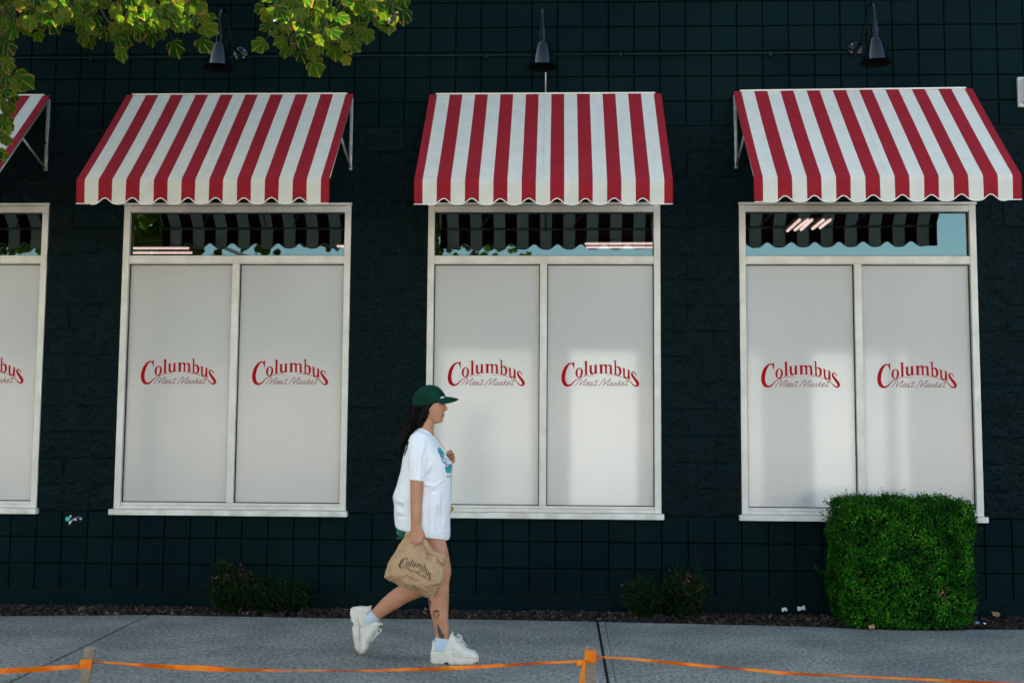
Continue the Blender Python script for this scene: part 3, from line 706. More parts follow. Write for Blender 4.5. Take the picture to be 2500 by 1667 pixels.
sprays = [(U(2037, 1240, -.75), U(2031, 1212, -.75)), (U(2010, 1262, -.7), U(2003, 1240, -.7)), (U(2020, 1232, -.7), U(2012, 1218, -.7)), (U(1998, 1340, -.7), U(1983, 1326, -.7)), (U(2006, 1400, -.7), U(1990, 1380, -.7)), (U(2178, 1225, -.6), U(2180, 1206, -.6)), (U(2240, 1222, -.6), U(2243, 1206, -.6)), (U(2340, 1235, -.6), U(2343, 1218, -.6)), (U(2300, 1225, -.6), U(2302, 1210, -.6)), (U(2392, 1300, -.6), U(2397, 1288, -.6))]
for a, b in sprays:
    for q in range(16):
        t = q/15; pp = a.lerp(b, t)+Vector([random.gauss(0, .008) for _ in range(3)]); P.append(pp); NN.append(Vector((0, -.3, .8)))
V, F = cloud(np.array(P), rand_rot(len(P), np.array(NN), .55), np.random.uniform(.011, .020, len(P)), OV, OF)
mk('foliage', V, F, MT['box'], hedge)
if D:
    V, F = cloud(np.array(D), rand_rot(len(D)), np.random.uniform(.012, .02, len(D)), OV, OF); mk('dead_leaves', V, F, MT['boxdead'], hedge)
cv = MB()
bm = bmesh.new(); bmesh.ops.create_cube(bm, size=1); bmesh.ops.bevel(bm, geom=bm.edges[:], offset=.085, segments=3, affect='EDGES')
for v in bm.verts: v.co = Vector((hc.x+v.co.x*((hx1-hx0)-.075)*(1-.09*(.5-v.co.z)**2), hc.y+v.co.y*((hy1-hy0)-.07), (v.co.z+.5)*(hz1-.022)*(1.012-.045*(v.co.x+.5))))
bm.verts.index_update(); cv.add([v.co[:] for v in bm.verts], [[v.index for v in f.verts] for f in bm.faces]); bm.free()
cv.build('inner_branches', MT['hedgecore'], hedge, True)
# low shrubs --------------------------------------------------------------------------
def shrub(label, blobs, nst, seed, bigsize=.035):
    random.seed(seed); np.random.seed(seed)
    c0 = U(blobs[0][0], 1490, blobs[0][4]); root = thing('shrub', label, 'shrub', (c0.x, c0.y, 0))
    P = []; Q = []; BR = []; st = MB(); C = []
    for (px, pyb, hw, pyt, Y) in blobs:
        base = UZ(px, pyb, .01); base = Vector((U(px, pyb, Y).x, Y, 0)); top = U(px, pyt, Y).z; r = hw*(9.24+Y)/FPX
        for s in range(nst):
            th = random.uniform(0, 2*math.pi); ou = r*math.sqrt(random.random()); hh = top*(1-.45*(ou/r)**2)*random.uniform(.75, 1.08)
            tip = base+Vector((math.cos(th)*ou, math.sin(th)*min(ou, .28), hh)); b0 = base+Vector((math.cos(th)*ou*.35, math.sin(th)*ou*.2, 0))
            mid = b0.lerp(tip, .5)+Vector((math.cos(th), math.sin(th)*.5, 0))*.02
            path = catmull([b0, mid, tip], 6); st.tube(path, [.004*(1-i/len(path))+.001 for i in range(len(path))], 4)
            br = random.random() < .05
            for q in range(60):
                t = random.uniform(.1, 1.02); i = min(len(path)-1, int(t*(len(path)-1))); pp = path[i]+Vector([random.gauss(0, .018) for _ in range(3)])
                (BR if br else P).append(pp)
    V, F = cloud(np.array(P), rand_rot(len(P), np.tile([0, -.3, .6], (len(P), 1)), .7), np.random.uniform(.5, 1, len(P))*bigsize, [(0, -.5, 0), (.13, 0, .03), (0, .5, 0), (-.13, 0, .03)], [(0, 1, 2, 3)])
    mk('foliage', V, F, MT['juniper'], root)
    if BR:
        V, F = cloud(np.array(BR), rand_rot(len(BR)), np.random.uniform(.5, 1, len(BR))*bigsize, [(0, -.5, 0), (.2, 0, .03), (0, .5, 0), (-.2, 0, .03)], [(0, 1, 2, 3)]); mk('brown_leaves', V, F, MT['brownleaf'], root)
    st.build('stems', MT['hedgecore'], root)
shrub('straggly dark green shrub with brown tips under the second window', [(565, 1492, 55, 1375, -.32), (640, 1492, 70, 1395, -.30), (715, 1492, 60, 1405, -.30), (548, 1492, 30, 1352, -.25)], 70, 11)
shrub('smaller, lower shrub left of its taller neighbour, between middle and right windows', [(1575, 1492, 55, 1400, -.30)], 75, 12)
shrub('taller dark shrub with brown bits, between its lower neighbour and the hedge', [(1680, 1492, 62, 1372, -.30), (1650, 1492, 40, 1390, -.25)], 70, 13)
random.seed(21); np.random.seed(21)
# mulch ---------------------------------------------------------------------------------
n = 9000; x = np.random.uniform(-4.2, 5.2, n); ys = np.array([edge_y(a) for a in x]); t = np.random.random(n)
y = -.01+(ys+.012)*t; z = -.028+.012*np.random.random(n)+.034*np.clip(np.sin(t*3.0)+.1, 0, 1)*np.random.random(n)
CVv = [(-.5, -.22, -.08), (.45, -.28, -.1), (.5, .2, -.08), (-.42, .25, -.1), (-.45, -.2, .1), (.5, -.2, .08), (.42, .24, .1), (-.5, .18, .08)]
CF = [(0, 3, 2, 1), (4, 5, 6, 7), (0, 1, 5, 4), (1, 2, 6, 5), (2, 3, 7, 6), (3, 0, 4, 7)]
V, F = cloud(np.stack([x, y, z], 1), rand_rot(n, np.tile([0, 0, 1.], (n, 1)), .6), np.random.uniform(.015, .045, n), CVv, CF)
mu = mk('bark_mulch', V, F, MT['chip']); mu['kind'] = 'stuff'; mu['label'] = 'dark brown bark mulch strip at the foot of the wall'
# grass in the joints --------------------------------------------------------------------
P = []; Z = []
for k in range(520):
    yy = -3.2+abs(random.gauss(0, .22)); P.append((1.522-.017*((yy+.6)/(-2.65))+random.gauss(0, .006), yy, -.03+.02*random.random()))
for k in range(420):
    yy = -3.2+abs(random.gauss(0, .25)); P.append((-1.733+.146*((yy+.6)/(-2.65))+random.gauss(0, .006), yy, -.03+.02*random.random()))
P = np.array(P); V, F = cloud(P, rand_rot(len(P), np.tile([0, 0, .0], (len(P), 1)), .4), np.random.uniform(.02, .045, len(P)), [(-.05, 0, 0), (.05, 0, 0), (.03, .02, .6), (0, .05, 1)], [(0, 1, 2, 3)])
V = np.array(V).reshape(-1, 4, 3); V[:, :, 2] = P[:, None, 2]+np.abs(V[:, :, 2]-P[:, None, 2])*.9; V = V.reshape(-1, 3)
gr = mk('grass', V, F, MT['grass']); gr['kind'] = 'stuff'; gr['label'] = 'tufts of green grass growing in the pavement joints'
# litter ------------------------------------------------------------------------------------
def scrap(name, label, cat, px, py, s, m, seed, z=.03):
    random.seed(seed); p = UZ(px, py, z); V = []; n = 5
    for a in range(n):
        for b in range(n):
            V.append((p.x+(a/(n-1)-.5)*s, p.y+(b/(n-1)-.5)*s*.7, z-.01+random.random()*s*.35+b/(n-1)*s*.5))
    F = [(a*n+b, (a+1)*n+b, (a+1)*n+b+1, a*n+b+1) for a in range(n-1) for b in range(n-1)]
    return tag(mk(name, V, F, m, None, False, loc=(p.x, p.y, z)), label, cat)
scrap('paper_scrap', 'smaller white paper scrap on the mulch, left one of two', 'litter', 1915, 1489, .040, MT['paper'], 3)
scrap('paper_scrap', 'larger crumpled white paper scrap on the mulch beside the hedge', 'litter', 1956, 1488, .055, MT['paper'], 4)
scrap('plastic_scrap', 'small blue scrap at the right foot of the hedge', 'litter', 2386, 1521, .028, MT['bluebit'], 5, .02)
scrap('paper_scrap', 'tiny pale scrap right of the blue one', 'litter', 2404, 1520, .016, MT['paper'], 6, .02)
scrap('dead_leaf', 'dry tan leaf lying right of the hedge', 'leaf', 2432, 1501, .05, MT['boxdead'], 7, .02)
scrap('dead_leaf', 'brown dry leaf under the front edge of the hedge', 'leaf', 2128, 1531, .04, MT['boxdead'], 8, .02)

# ------------------------------------------------------------------ stakes and tape
YS = -3.42
def stake(label, top, bot, wpx, dirx=0):
    a = U(*top, YS); b = U(*bot, YS); d = (a-b).normalized(); w = wpx*(9.24+YS)/FPX/2
    low = a-d*((a.z+.1)/d.z); s = Vector((d.z, 0, -d.x))
    V = []
    for c, k in ((low, .9), (a, 1)):
        for sx, sy in ((-1, -1), (1, -1), (1, 1), (-1, 1)): V.append(c+s*sx*w*k+Vector((0, sy*.011, 0)))
    V[7] = V[7]+Vector((0, 0, .004)); V[5] = V[5]-Vector((0, 0, .003))
    o = mk('wooden_stake', V, [(0, 1, 5, 4), (1, 2, 6, 5), (2, 3, 7, 6), (3, 0, 4, 7), (4, 5, 6, 7)], MT['stake'], None, loc=(low.x, low.y, 0))
    return tag(o, label, 'stake', 'wooden stakes holding the tape'), s, d, w
stake('weathered greyish stake leaning right, tied with tape, at lower left', (221, 1580), (206, 1667), 25)
stake('upright pale wooden stake tied with tape near the pavement joint', (1441, 1578), (1444, 1667), 24)
tape = thing('orange_tape', 'bright orange plastic tape strung between the two stakes', 'tape', U(221, 1620, YS))
def band(pts, name='ribbon', Yo=0.0):
    """pts: (px, y_top, y_bottom, dy) centre and width change as the tape twists"""
    P = catmull([((a), (b), (c)) for a, b, c, *_ in pts], 8); ds = [q[3] if len(q) > 3 else 0 for q in pts]
    V = []; n = len(P)
    for i, p_ in enumerate(P):
        k = i/8; j = min(int(k), len(ds)-2); dyy = ds[j]+(ds[j+1]-ds[j])*(k-j)
        t = YS+Yo+dyy; tw = .012*math.sin(i*.35)
        V.append(U(p_.x, p_.y, t-tw)); V.append(U(p_.x, p_.z, t+tw))
    F = [(2*i, 2*i+1, 2*i+3, 2*i+2) for i in range(n-1)]
    V2 = [v+Vector((0, .0008, 0)) for v in V]; m = len(V)
    return mk(name, V+V2, F+[tuple(q+m for q in f[::-1]) for f in F], MT['orange'], tape)
def R7(x, y): return x/4.704, 1470+y/4.704
band([(-160, 1640, 1650), (-60, 1634, 1646), (0, 1631.5, 1643.5), (100, 1626, 1639), (150, 1623.5, 1634), (205, 1620, 1630)])
band([(222, 1612, 1616), (250, 1614, 1618), (320, 1617.5, 1624), (400, 1621, 1632), (500, 1624, 1637), (580, 1630, 1639), (700, 1634, 1637.5), (820, 1634.5, 1638), (900, 1634, 1638.5), (1000, 1629.5, 1637), (1100, 1625.5, 1635), (1200, 1621, 1629), (1300, 1616, 1622), (1400, 1611, 1617), (1432, 1609, 1615)])
band([(1448, 1599, 1606), (1470, 1600.5, 1605), (1560, 1606, 1612), (1650, 1614, 1622), (1720, 1621, 1628), (1780, 1627, 1631), (1850, 1632, 1639), (1940, 1640, 1647), (2100, 1648, 1653), (2300, 1657, 1663), (2450, 1664, 1670), (2600, 1670, 1677)])
def wrap(c, w, h, n=5, tilt=0):
    mb = MB()
    for k in range(n):
        a = U(c[0], c[1], YS); f = (k-(n-1)/2)/(n-1); ww = w*(9.24+YS)/FPX/2; hh = h*(9.24+YS)/FPX
        z = a.z+f*hh; tl = random.uniform(-.003, .003); o_ = .0125+.0016*k % .004
        q = [(-ww-.003, -o_-.002), (ww+.003, -o_-.002), (ww+.003, o_+.002), (-ww-.003, o_+.002)]
        V = []
        for s_ in (-1, 1):
            for i, (x_, y_) in enumerate(q): V.append((a.x+x_+tilt*f, YS+y_-.0008*(k % 2), z+s_*hh*.17+(tl if x_ > 0 else -tl)))
        mb.add(V, [(0, 1, 5, 4), (1, 2, 6, 5), (2, 3, 7, 6), (3, 0, 4, 7)])
    return mb.build('knot', MT['orange'], tape)
wrap((212, 1619), 25, 17, tilt=.006); wrap((1441.5, 1601), 25, 22)
band([(1442, 1610, 1618), (1425, 1612, 1622), (1410, 1614, 1624), (1405, 1617, 1625)], 'loose_end', -.02)
tl = [U(1424, 1612, YS-.02), U(1431, 1614, YS-.02), U(1428, 1640, YS-.02), U(1417, 1640, YS-.02), U(1427, 1680, YS-.02), U(1412, 1680, YS-.02)]
mk('loose_end', tl, [(0, 1, 2, 3), (3, 2, 4, 5)], MT['orange'], tape)

# ------------------------------------------------------------------ tree
random.seed(5); np.random.seed(5)
LEAF_R = [(0, 0), (.12, -.05), (.26, -.06), (.40, .03), (.49, .17), (.46, .30), (.40, .37), (.47, .50), (.46, .64), (.33, .74), (.22, .78), (.10, .90), (0, .97)]
rim = LEAF_R+[(-a, b) for a, b in LEAF_R[-2:0:-1]]
LT = [(0, .36, -.05)]; LU = [(0, .5)]
nr_ = len(rim)
for (a, b) in rim: LT.append((a*.5, .36+(b-.36)*.5, .012+.10*abs(a))); LU.append((.5, .5))
for (a, b) in rim: LT.append((a, b, -.05*(a*a+(b-.4)**2)*2+.10*abs(a))); LU.append((1.0, .5))
LT = np.array(LT)
# vein coordinate: angle fan from the base so that thin stripes radiate
for k in range(len(LU)):
    x_, y_ = LT[k][0], LT[k][1]+.02; LU[k] = (LU[k][0], .05+math.atan2(x_, y_+1e-4)/.62+3 if y_ > 0 else .5)
LFc = [(0, 1+k, 1+(k+1) % nr_) for k in range(nr_)]+[(1+k, 1+nr_+k, 1+nr_+(k+1) % nr_, 1+(k+1) % nr_) for k in range(nr_)]
tree = thing('broadleaf_tree', 'leafy tree with lobed yellow-green leaves hanging into the top left', 'tree', (-3.3, -3.7, 0))
def inpoly(x, y, P):
    c = False; j = len(P)-1
    for i in range(len(P)):
        if (P[i][1] > y) != (P[j][1] > y) and x < (P[j][0]-P[i][0])*(y-P[i][1])/(P[j][1]-P[i][1])+P[i][0]: c = not c
        j = i
    return c
def leaf_frame(down, face, roll):
    """y axis of the leaf = down direction, z axis ~ face"""
    y = down.normalized(); z = (face-y*face.dot(y)).normalized(); x = y.cross(z)
    m = Matrix((x, y, z)).transposed(); return np.array(m.to_3x3()) @ np.array(Matrix.Rotation(roll, 3, 'Y'))
LP, LR, LS = [], [], []; twigs = MB()
def leaf(px, py, size, ang, Y, yaw=0., tilt=0., stem=True):
    """px,py = leaf centre; ang = direction of the tip in the picture plane (0 down, + to the right)"""
    c = U(px, py, Y); s = size*(9.24+Y)/FPX
    down = Vector((math.sin(ang), .0, -math.cos(ang)))+Vector((0, tilt, 0)); face = Vector((math.sin(yaw), -math.cos(yaw), .25))
    R_ = leaf_frame(down, face, random.gauss(0, .15)); d = Vector(R_[:, 1])
    b = c-d*s*.45; LP.append(np.array(b)); LR.append(R_); LS.append(s)
    if stem:
        e = b-d*s*random.uniform(.5, .9)+Vector((random.gauss(0, .01), random.gauss(0, .02), .02)); twigs.tube(catmull([e, b.lerp(e, .5)+Vector((0, 0, .006)), b+d*s*.05], 3), .0011, 4)
key = [(297, 135, 44, .25, -2.7), (430, 122, 50, .15, -2.7), (500, 112, 48, .55, -2.75), (512, 72, 52, 1.2, -2.8), (510, 45, 44, 1.6, -2.7), (205, 95, 44, -.2, -2.7), (222, 108, 34, .1, -2.65), (200, 72, 40, .1, -2.8), (248, 80, 36, -.3, -2.7), (270, 88, 40, .2, -2.6), (290, 100, 40, .4, -2.8), (308, 105, 36, .5, -2.7), (340, 92, 30, 1.3, -2.7), (372, 98, 42, .3, -2.75), (397, 86, 28, -.9, -2.6), (448, 60, 40, .9, -2.7), (470, 68, 34, 1., -2.8), (135, 68, 46, .4, -2.9), (155, 52, 36, .9, -2.7), (100, 62, 40, .5, -2.8), (22, 65, 50, .2, -2.7), (65, 78, 30, .9, -2.7), (95, 90, 36, .2, -2.7),
 (280, 28, 48, .0, -2.6), (185, 45, 46, .3, -2.7), (350, 40, 44, .6, -2.8), (330, 25, 44, .1, -2.6), (395, 45, 42, .8, -2.8), (410, 15, 40, .2, -2.6), (455, 25, 40, .5, -2.7), (160, 12, 44, .4, -2.6), (482, 30, 40, .7, -2.8),
 (58, 200, 62, .85, -2.6), (20, 225, 52, .5, -2.7), (32, 215, 40, -.5, -2.8), (12, 262, 46, .2, -2.7), (28, 262, 38, .5, -2.8), (8, 310, 44, .3, -2.7), (22, 312, 32, 1.2, -2.6), (10, 335, 34, .7, -2.7), (15, 150, 44, .5, -2.8), (5, 185, 50, .3, -2.9), (22, 118, 44, .5, -2.9), (4, 380, 36, .2, -2.7), (18, 345, 30, 1.0, -2.8), (35, 240, 30, .6, -2.7),
 (772, 168, 54, .35, -2.6), (632, 113, 46, -1.0, -2.6), (683, 103, 38, -1.2, -2.7), (697, 128, 36, -.1, -2.6), (712, 122, 26, .3, -2.7), (738, 140, 40, .35, -2.7), (765, 132, 42, .2, -2.65), (818, 130, 52, .2, -2.7), (858, 108, 60, .1, -2.7), (845, 148, 30, .6, -2.6), (880, 78, 46, .5, -2.7), (895, 90, 44, .1, -2.8), (925, 58, 42, .5, -2.7), (948, 66, 44, .2, -2.7), (985, 42, 50, .3, -2.6), (632, 22, 36, -1.3, -2.7), (655, 60, 34, -1.1, -2.7), (668, 82, 30, .2, -2.6), (645, 68, 30, -1., -2.8), (725, 15, 44, -.3, -2.6), (750, 22, 44, .1, -2.7), (780, 90, 40, .5, -2.7), (740, 90, 40, .3, -2.7), (800, 60, 46, .2, -2.8), (700, 70, 36, .3, -2.8), (860, 60, 46, .2, -2.9), (820, 90, 40, .4, -2.8), (960, 25, 50, .4, -2.7), (905, 30, 46, .2, -2.8), (840, 20, 46, .1, -2.8), (700, 20, 40, .0, -2.8), (935, 20, 40, .3, -2.7), (790, 108, 36, .8, -2.75)]
for (x_, y_, s_, a_, Y_) in key: leaf(x_, y_, s_*.98, a_+random.gauss(0, .12), Y_+random.uniform(-.12, .12), random.gauss(0, .35), random.gauss(0, .3))
POLY = [([(-60, -60), (520, -60), (525, 40), (470, 65), (420, 70), (375, 80), (320, 92), (270, 85), (225, 90), (190, 80), (160, 60), (130, 60), (95, 70), (60, 62), (35, 85), (15, 110), (-60, 110)], 250), ([(-60, 60), (10, 90), (25, 150), (55, 205), (30, 240), (30, 290), (15, 340), (0, 400), (-60, 430)], 38),
 ([(615, -50), (1000, -50), (985, 30), (940, 60), (890, 80), (865, 120), (810, 130), (770, 120), (735, 110), (690, 90), (650, 40)], 135)]
ALLOW = [([(-90, -60), (535, -60), (545, 60), (520, 125), (430, 150), (300, 160), (200, 125), (140, 100), (100, 110), (60, 130), (90, 215), (50, 270), (50, 330), (25, 400), (0, 450), (-90, 450)], 0), ([(600, -60), (1020, -60), (1010, 70), (950, 95), (870, 165), (790, 200), (720, 165), (600, 130)], 0)]
for poly, cnt in POLY:
    xs_ = [p[0] for p in poly]; ys_ = [p[1] for p in poly]; k = 0
    while k < cnt:
        a, b = random.uniform(min(xs_), max(xs_)), random.uniform(min(ys_), max(ys_))
        if not inpoly(a, b, poly): continue
        k += 1; leaf(a, b, random.uniform(27, 46), random.gauss(.25, .6), random.uniform(-3.5, -2.6), random.gauss(0, .6), random.gauss(0, .5))
# the rest of the crown, above and left of the picture
def crown_ok(p, m=60):
    if p.y < CY+1.5: return True
    x_, y_ = PR(p)
    if x_ > -m and x_ < 2500+m and y_ > -m and y_ < 1700: return False
    return True
n_c = 0; cl = []
for k in range(150):
    th = random.uniform(0, 6.283); r_ = random.random()**.5; zz = random.uniform(-1, 1)
    cl.append(Vector((-2.3+3.0*r_*math.cos(th)*math.sqrt(1-zz*zz*.8), -3.5+1.7*r_*math.sin(th)*math.sqrt(1-zz*zz*.8), 6.0+1.7*zz)))
for k in range(60):      # lower, left part of the crown outside the picture
    cl.append(Vector((random.uniform(-5.5, -2.7), random.uniform(-4.6, -1.9), random.uniform(3.0, 5.2))))
for k in range(40):      # dense layer just above the picture, toward the sun
    cl.append(Vector((random.uniform(-3.2, .6), random.uniform(-3.0, -1.7), random.uniform(5.1, 6.0))))
while n_c < 8500:
    c = random.choice(cl); p_ = c+Vector([random.gauss(0, .26) for _ in range(3)])
    if p_.z < 3.2 or p_.y > -1.2 or not crown_ok(p_): continue
    # keep a gap toward the sun so light reaches some hanging leaves
    n_c += 1
    d_ = Vector((random.gauss(.1, .5), random.gauss(0, .5), -1)); f_ = Vector((random.gauss(0, .7), -1, random.gauss(.4, .5)))
    LP.append(np.array(p_)); LR.append(leaf_frame(d_, f_, 0)); LS.append(random.uniform(.085, .13))
V, F = cloud(np.array(LP), np.array(LR), np.array(LS), LT, LFc)
uvs = np.tile(np.array(LU), (len(LP), 1))
mk('leaves', V, F, MT['leaf'], tree, True, uv=uvs)
def limb(pts, r0, r1, n=8, k=7):
    P_ = catmull(pts, k); return P_, [r0+(r1-r0)*(i/(len(P_)-1))**.8 for i in range(len(P_))]
tk = MB(); P_, R_ = limb([(-3.3, -3.7, -.1), (-3.32, -3.72, .6), (-3.28, -3.68, 1.6), (-3.2, -3.66, 2.8), (-3.05, -3.6, 4.2), (-2.9, -3.55, 5.6), (-2.8, -3.5, 7.0)], .16, .035); R_[0] = .22; R_[1] = .185
tk.tube(P_, R_, 12)
for pts, a, b in [([(-3.18, -3.66, 2.9), (-2.7, -3.3, 3.9), (-2.2, -3.0, 4.75), (-1.4, -2.8, 5.15), (-.6, -2.7, 5.25), (.1, -2.7, 5.2), (.5, -2.65, 5.0)], .06, .008), ([(-3.1, -3.62, 3.8), (-2.6, -3.2, 4.6), (-1.9, -2.9, 4.95), (-1.3, -2.8, 4.86), (-.95, -2.7, 4.72)], .045, .006),
    ([(-3.0, -3.6, 4.6), (-3.6, -3.3, 5.2), (-4.2, -3.2, 6.2)], .05, .01), ([(-2.95, -3.55, 5.0), (-2.2, -3.9, 5.9), (-1.2, -4.1, 6.6)], .05, .01), ([(-3.2, -3.65, 3.2), (-2.7, -3.1, 3.9), (-2.1, -2.75, 4.3), (-1.75, -2.7, 4.3), (-1.52, -2.7, 4.1), (-1.45, -2.7, 3.9)], .04, .005)]:
    tk.tube(*limb(pts, a, b), 8)
tk.build('trunk', MT['bark'], tree, True)
for pts, a, b in [([(0, -90), (60, -10), (130, 5), (190, 30), (240, 45)], .012, .003), ([(200, -60), (240, 10), (262, 50), (290, 62), (300, 85)], .008, .002), ([(330, -60), (365, -5), (400, 40), (425, 70)], .009, .002), ([(380, -50), (420, 5), (460, 40), (490, 60)], .008, .002), ([(30, -90), (15, -10), (10, 80), (8, 180), (22, 250), (12, 330)], .009, .002),
    ([(650, -90), (680, 20), (697, 50), (712, 78), (730, 95), (755, 118)], .010, .002), ([(760, -80), (800, 0), (830, 50), (860, 80)], .009, .002), ([(880, -80), (890, -10), (910, 30), (945, 50)], .008, .002), ([(712, 78), (700, 95), (698, 112)], .004, .0015), ([(730, 95), (770, 112), (800, 115)], .004, .0015), ([(690, 45), (660, 50), (640, 55)], .004, .0015)]:
    P_, R_ = limb([U(x_, y_, -2.75) for x_, y_ in pts], a, b); twigs.tube(P_, R_, 6)
tw_ = twigs.build('twigs', MT['twig'], tree, True); tw_['kind'] = 'stuff'

tree2 = thing('street_tree', 'dense green tree across the road, seen only as a reflection in the window tops', 'tree', (-1.4, -13.6, -.12))
P2, R2_, S2 = [], [], []
bl2 = [Vector((random.uniform(-3.2, 1.0), random.uniform(-14.6, -12.6), random.uniform(5.4, 8.6))) for k in range(46)]+[Vector((random.uniform(-8.2, -6.3), random.uniform(-14.2, -12.8), random.uniform(4.6, 8))) for k in range(26)]
for k in range(5200):
    c = random.choice(bl2); P2.append(np.array(c+Vector([random.gauss(0, .36) for _ in range(3)]))); d_ = Vector((random.gauss(0, .5), random.gauss(0, .5), -1)); f_ = Vector((random.gauss(0, .7), 1, random.gauss(.4, .5)))
    R2_.append(leaf_frame(d_, f_, 0)); S2.append(random.uniform(.11, .17))
V, F = cloud(np.array(P2), np.array(R2_), np.array(S2), LT, LFc); mk('leaves', V, F, MT['leaf'], tree2, True, uv=np.tile(np.array(LU), (len(P2), 1)))
t2 = MB(); P_, R_ = limb([(-1.4, -13.6, -.12), (-1.38, -13.6, 1.5), (-1.3, -13.6, 3.4), (-1.2, -13.6, 7.5)], .17, .04); t2.tube(P_, R_, 10)
for pts in [[(-1.32, -13.6, 3.2), (-3.6, -13.5, 4.4), (-6.0, -13.4, 5.4), (-7.6, -13.4, 6.6)], [(-1.3, -13.6, 3.6), (-.3, -13.4, 5.2), (.8, -13.3, 6.6)]]: t2.tube(*limb(pts, .07, .012), 8)
t2.build('trunk', MT['bark'], tree2, True)

# ------------------------------------------------------------------ person
random.seed(3); np.random.seed(3)
YP = -2.22; KM = (9.24+YP)/FPX/3.92   # metres per traced unit
def A(x, y, dy=0.0): return U(820+x/3.92, 900+y/3.92, YP+dy)        # upper tracing
def Lw(x, y, dy=0.0): return A(x, y+1332.8, dy)                     # lower tracing
def loft(secs, n=20, cap=True, pw=2.0):
    """secs: (centre, axis_u, axis_v) ellipse rings"""
    V = []; F = []
    for c, u, v in secs:
        for q in range(n):
            t = 2*math.pi*q/n; cc, ss = math.cos(t), math.sin(t); e = 2/pw
            V.append(c+u*(abs(cc)**e*(1 if cc >= 0 else -1))+v*(abs(ss)**e*(1 if ss >= 0 else -1)))
    for k in range(len(secs)-1):
        for q in range(n):
            q2 = (q+1) % n; F.append((k*n+q, k*n+q2, (k+1)*n+q2, (k+1)*n+q))
    if cap: F.append(tuple(range(n-1, -1, -1))); F.append(tuple(range((len(secs)-1)*n, len(secs)*n)))
    return V, F
def limb_secs(pts, k=5, flat=1.0):
    """pts: (x, y, dy, r[, depth ratio]) traced in the picture plane; rings square to the path"""
    P4 = []
    for q in pts:
        x, y, dy, r = q[:4]; P4.append((A(x, y, dy), r*KM, q[4] if len(q) > 4 else flat))
    C = catmull([p[0] for p in P4], k); R_ = catmull([Vector((p[1], p[2], 0)) for p in P4], k); out = []
    for i, c in enumerate(C):
        t = (C[min(i+1, len(C)-1)]-C[max(i-1, 0)]).normalized(); yv = Vector((0, 1, 0)); yv = (yv-t*yv.dot(t)).normalized(); xv = t.cross(yv)
        out.append((c, xv*R_[i].x, yv*R_[i].x*R_[i].y))
    return out
def hsecs(rows):
    """rows: (yL, xL, yR, xR, half depth units, dy)"""
    out = []
    for yl, xl, yr, xr, hd, dy in rows:
        a, b = A(xl, yl, dy), A(xr, yr, dy); out.append(((a+b)/2, (b-a)/2, Vector((0, hd*KM, 0))))
    return out
def dense(secs, k=4):
    C = catmull([s[0] for s in secs], k); X_ = catmull([s[1] for s in secs], k); Y_ = catmull([s[2] for s in secs], k)
    return list(zip(C, X_, Y_))
def fuse(parts, voxel, smooth=3, dec=None):
    mb = MB()
    for V, F in parts: mb.add(V, F)
    me = bpy.data.meshes.new('tmp'); me.from_pydata(mb.V, [], mb.F); me.update()
    bm = bmesh.new(); bm.from_mesh(me); bmesh.ops.recalc_face_normals(bm, faces=bm.faces[:]); bm.to_mesh(me); bm.free()
    o = bpy.data.objects.new('tmp', me); COL.objects.link(o)
    r = o.modifiers.new('r', 'REMESH'); r.mode = 'VOXEL'; r.voxel_size = voxel; r.adaptivity = 0
    s = o.modifiers.new('s', 'SMOOTH'); s.factor = .5; s.iterations = smooth
    dg = bpy.context.evaluated_depsgraph_get(); ev = o.evaluated_get(dg); m2 = ev.to_mesh()
    n = len(m2.vertices); co = np.empty(n*3, dtype=np.float32); m2.vertices.foreach_get('co', co)
    F = [tuple(p.vertices) for p in m2.polygons]; no = np.empty(n*3, dtype=np.float32); m2.vertices.foreach_get('normal', no); ev.to_mesh_clear()
    bpy.data.objects.remove(o); bpy.data.meshes.remove(me)
    return co.reshape(-1, 3).astype(float), F, no.reshape(-1, 3).astype(float)
def sphere(c, r, n=14):
    c = Vector(c); r = Vector(r) if not isinstance(r, float) else Vector((r, r, r)); V = []; F = []
    for i in range(n+1):
        ph = math.pi*i/n
        for q in range(n*2):
            t = math.pi*q/n; V.append((c.x+r.x*max(math.sin(ph), .02)*math.cos(t), c.y+r.y*max(math.sin(ph), .02)*math.sin(t), c.z+r.z*math.cos(ph)))
    w = n*2
    for i in range(n):
        for q in range(w): F.append((i*w+q, i*w+(q+1) % w, (i+1)*w+(q+1) % w, (i+1)*w+q))
    F.append(tuple(range(w-1, -1, -1))); F.append(tuple(range(n*w, (n+1)*w))); return V, F
base = Lw(1010, 1480, 0)
person = thing('person', 'woman in dark green cap, white t-shirt and cream sneakers walking right with a paper bag', 'person', (base.x, YP, 0))
# head
head_rows = [(172, 870, 172, 910, 26), (182, 830, 180, 950, 60), (210, 795, 206, 985, 88), (245, 772, 242, 1012, 106), (285, 758, 282, 1036, 118), (315, 752, 312, 1047, 124), (338, 752, 336, 1041, 124), (352, 755, 350, 1041, 121), (375, 762, 372, 1040, 117), (400, 776, 398, 1037, 110), (425, 800, 420, 1035, 101), (450, 828, 442, 1032, 92), (475, 858, 466, 1025, 82), (498, 890, 486, 1023, 72), (516, 922, 503, 1018, 56), (528, 945, 517, 998, 36)]
hs = dense(hsecs([(a, b, c, d, e, 0) for a, b, c, d, e in head_rows]), 3)
V = []; F = []; n = 32
for c, u, v in hs:
    for q in range(n):
        t = 2*math.pi*q/n; cc, ss = math.cos(t), math.sin(t)
        k = 1-.16*max(0, cc)**1.5     # narrower towards the face
        V.append(c+u*cc+v*ss*k)
for k in range(len(hs)-1):
    for q in range(n): F.append((k*n+q, k*n+(q+1) % n, (k+1)*n+(q+1) % n, (k+1)*n+q))
